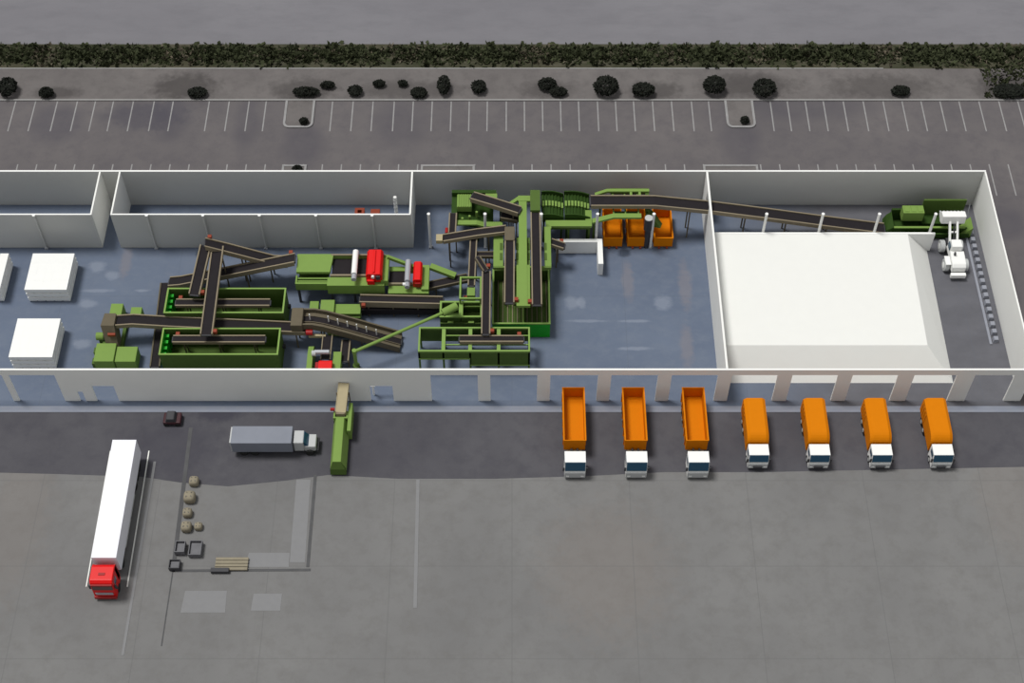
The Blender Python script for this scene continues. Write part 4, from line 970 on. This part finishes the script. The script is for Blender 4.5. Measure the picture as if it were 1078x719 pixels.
# kerbed islands of the car park
def island(label, pxa, pxb, y0, y1):
    xa, xb_ = at(pxa, 118)[0], at(pxb, 118)[0]
    t = thing('parking_island', label, 'island', ((xa + xb_) / 2, y0, 0), 'kerbed islands of the car park')
    r = .9; w_ = .32
    def outline(d):
        o = [(xa + d, y1)]
        for cx, cy, a0 in ((xa + r, y0 + r, 180), (xb_ - r, y0 + r, 270)):
            for k in range(6): a = R(a0 + 18 * k); o.append((cx + (r - d) * math.cos(a), cy + (r - d) * math.sin(a)))
        return o + [(xb_ - d, y1)]
    A, B = outline(0), outline(w_); n = len(A); vs = []; fs = []
    for p, q in zip(A, B): vs += [(p[0], p[1], 0), (p[0], p[1], .18), (q[0], q[1], .18), (q[0], q[1], 0)]
    for i in range(n - 1):
        for k in range(4): fs.append((4 * i + k, 4 * i + 4 + k, 4 * i + 4 + (k + 1) % 4, 4 * i + (k + 1) % 4))
    fs += [(0, 1, 2, 3), tuple(4 * (n - 1) + k for k in (3, 2, 1, 0))]
    MB().add(vs, fs).build('kerb', 'paint', t)
    MB().prism(B, 'z', 0, .1).build('soil', 'verge_soil', t)
island('kerbed island among the bays behind the long rear store', 299.5, 331, at(315, 135)[1], 50.0)
island('kerbed island among the bays behind the tipping hall', 763.5, 794, at(780, 135)[1], 50.0)
def half_island(label, pxa, pxb):
    xa, xb_ = at(pxa, 176)[0], at(pxb, 176)[0]
    t = thing('parking_island', label, 'island', ((xa + xb_) / 2, 36, 0), 'kerbed islands of the car park')
    MB().rim(xa, xb_, 33.6, at(310, 174)[1], 0, .32, .18).build('kerb', 'paint', t, bev=.04)
    MB().box(xa + .32, xb_ - .32, 33.92, at(310, 174)[1] - .32, 0, .1).build('soil', 'verge_soil', t)
half_island('kerbed island just behind the rear wall by the long rear store', 297, 323)
half_island('kerbed island just behind the rear wall by the green screens', 443, 500)
half_island('kerbed island just behind the rear wall by the tipping hall', 740, 798)

# ------------------------------------------------------------------ planting
def bush(label, px, py, rx, ry, rz, n=420, m='bush', seed=1):
    rnd = random.Random(seed); p = at(px, py, rz * .6)
    t = thing('bush', label, 'bush', (p.x, p.y, .05), 'bushes on the verge')
    b = MB()
    for i in range(n):
        a = rnd.uniform(0, 2 * math.pi); u = rnd.uniform(-.6, 1); q = math.sqrt(max(0, 1 - u * u)); k = rnd.uniform(.55, 1.0) ** .5
        c = Vector((p.x + rx * k * q * math.cos(a), p.y + ry * k * q * math.sin(a), .1 + rz * .62 + rz * .62 * k * u))
        d1 = Vector((rnd.gauss(0, 1), rnd.gauss(0, 1), rnd.gauss(0, .6))).normalized(); d2 = d1.orthogonal().normalized()
        s = rnd.uniform(.12, .3)
        b.add([c - d1 * s, c - d2 * s * .6, c + d1 * s, c + d2 * s * .6], [(0, 1, 2, 3)])
    b.build('foliage', m, t)
    st = MB()
    for k in range(4):
        a = k * 1.57 + rnd.random(); st.tube((p.x, p.y, .05), (p.x + rx * .4 * math.cos(a), p.y + ry * .4 * math.sin(a), rz * .9), .06, 6, .025)
    st.build('stem', 'brown', t)
bl = [(8, 92, 1.3, 1.6, 1.6, 'dark bush at the picture edge of the verge'), (49, 98, 1.0, .8, 1.0, 'low dark bush next to the edge bush of the verge'), (208, 98, 1.3, .9, .9, 'low dark bush in the brown-stained part of the verge'),
      (345, 90, 1.0, .5, .8, 'low bush behind the first kerbed island'), (322, 97, 1.9, .8, .8, 'wide low bush at the head of the first kerbed island'), (374, 96, 1.0, .9, .9, 'first dark bush past the first kerbed island'), (399, 88.5, .8, .5, .8, 'small dark bush, second past the first kerbed island'), (424, 88.5, .6, .4, .7, 'smallest dark bush on the middle of the verge'),
      (441, 98, 1.1, .9, .9, 'low dark bush close to the kerb before the tall one'), (467, 90, .9, 1.6, 1.5, 'tall ragged bush in the middle of the verge'), (504, 92, 1.0, 1.1, 1.2, 'single dark bush right of the tall ragged one'),
      (576, 89, 1.3, .9, 1.3, 'dark bush with a trailing neighbour'), (588, 97, 1.2, .7, .9, 'low trailing dark bush touching its neighbour'), (638, 91, 1.75, 1.5, 2.0, 'large round black-green bush, bigger of the two round ones'), (677, 95, 1.6, 1.1, 1.4, 'ragged dark bush between the two round ones'),
      (752, 90, 1.55, 1.4, 1.9, 'round black-green bush above the second kerbed island'), (805, 93, 1.6, 1.5, 1.6, 'ragged dark bush past the second kerbed island'), (948, 96, 1.3, .8, .9, 'low dark bush far along the verge'), (320, 128, .55, .45, .7, 'small dark bush inside the first kerbed island'), (784, 127, .55, .5, .7, 'small dark bush inside the second kerbed island'), (1062, 96, 2.2, 1.2, 1.1, 'wide dark bush at the far end of the verge'), (313, 178, .6, .4, .6, 'small dark bush right behind the rear wall')]
for i, (px, py, a, b_, c_, lab) in enumerate(bl): bush(lab, px, py, a, b_, c_, int(160 + 130 * a * c_ + 120 * a), seed=i + 3)
# scrub bank
rnd = random.Random(11); sc = MB(); sd2 = MB()
def tuft(b, x, y, h, s):
    for k in range(3):
        a = rnd.uniform(0, 2 * math.pi); dx, dy = math.cos(a) * s, math.sin(a) * s; ox, oy = rnd.uniform(-s, s), rnd.uniform(-s, s)
        b.add([(x - dx + ox, y - dy + oy, .06), (x + dx + ox, y + dy + oy, .06), (x + dx * .6 + ox * 2, y + dy * .6 + oy * 2, .06 + h), (x - dx * .6 + ox * 2, y - dy * .6 + oy * 2, .06 + h * rnd.uniform(.7, 1.1))], [(0, 1, 2, 3)])
for i in range(5200):
    x = rnd.uniform(-78, 82); y = rnd.gauss(59.2, 1.1)
    if not 56.7 < y < 61.2: continue
    (tuft(sd2, x, y, rnd.uniform(.15, .4), rnd.uniform(.12, .3)) if math.sin(x * .5) * math.sin(x * .13 + 1) + rnd.gauss(0, .7) > .95 else tuft(sc, x, y, rnd.uniform(.15, .5), rnd.uniform(.15, .4)))
for i in range(500):
    x = rnd.uniform(66, 84); y = rnd.uniform(50.6, 56.8)
    tuft(sc, x, y, rnd.uniform(.15, .45), rnd.uniform(.12, .3))
o = sc.build('undergrowth', 'scrub'); o['kind'] = 'stuff'; tag(o, 'dark green scrub strip along the road', 'undergrowth')
o = sd2.build('dry_grass', 'dry_scrub'); o['kind'] = 'stuff'; tag(o, 'pale dry tufts scattered in the dark scrub', 'grass')
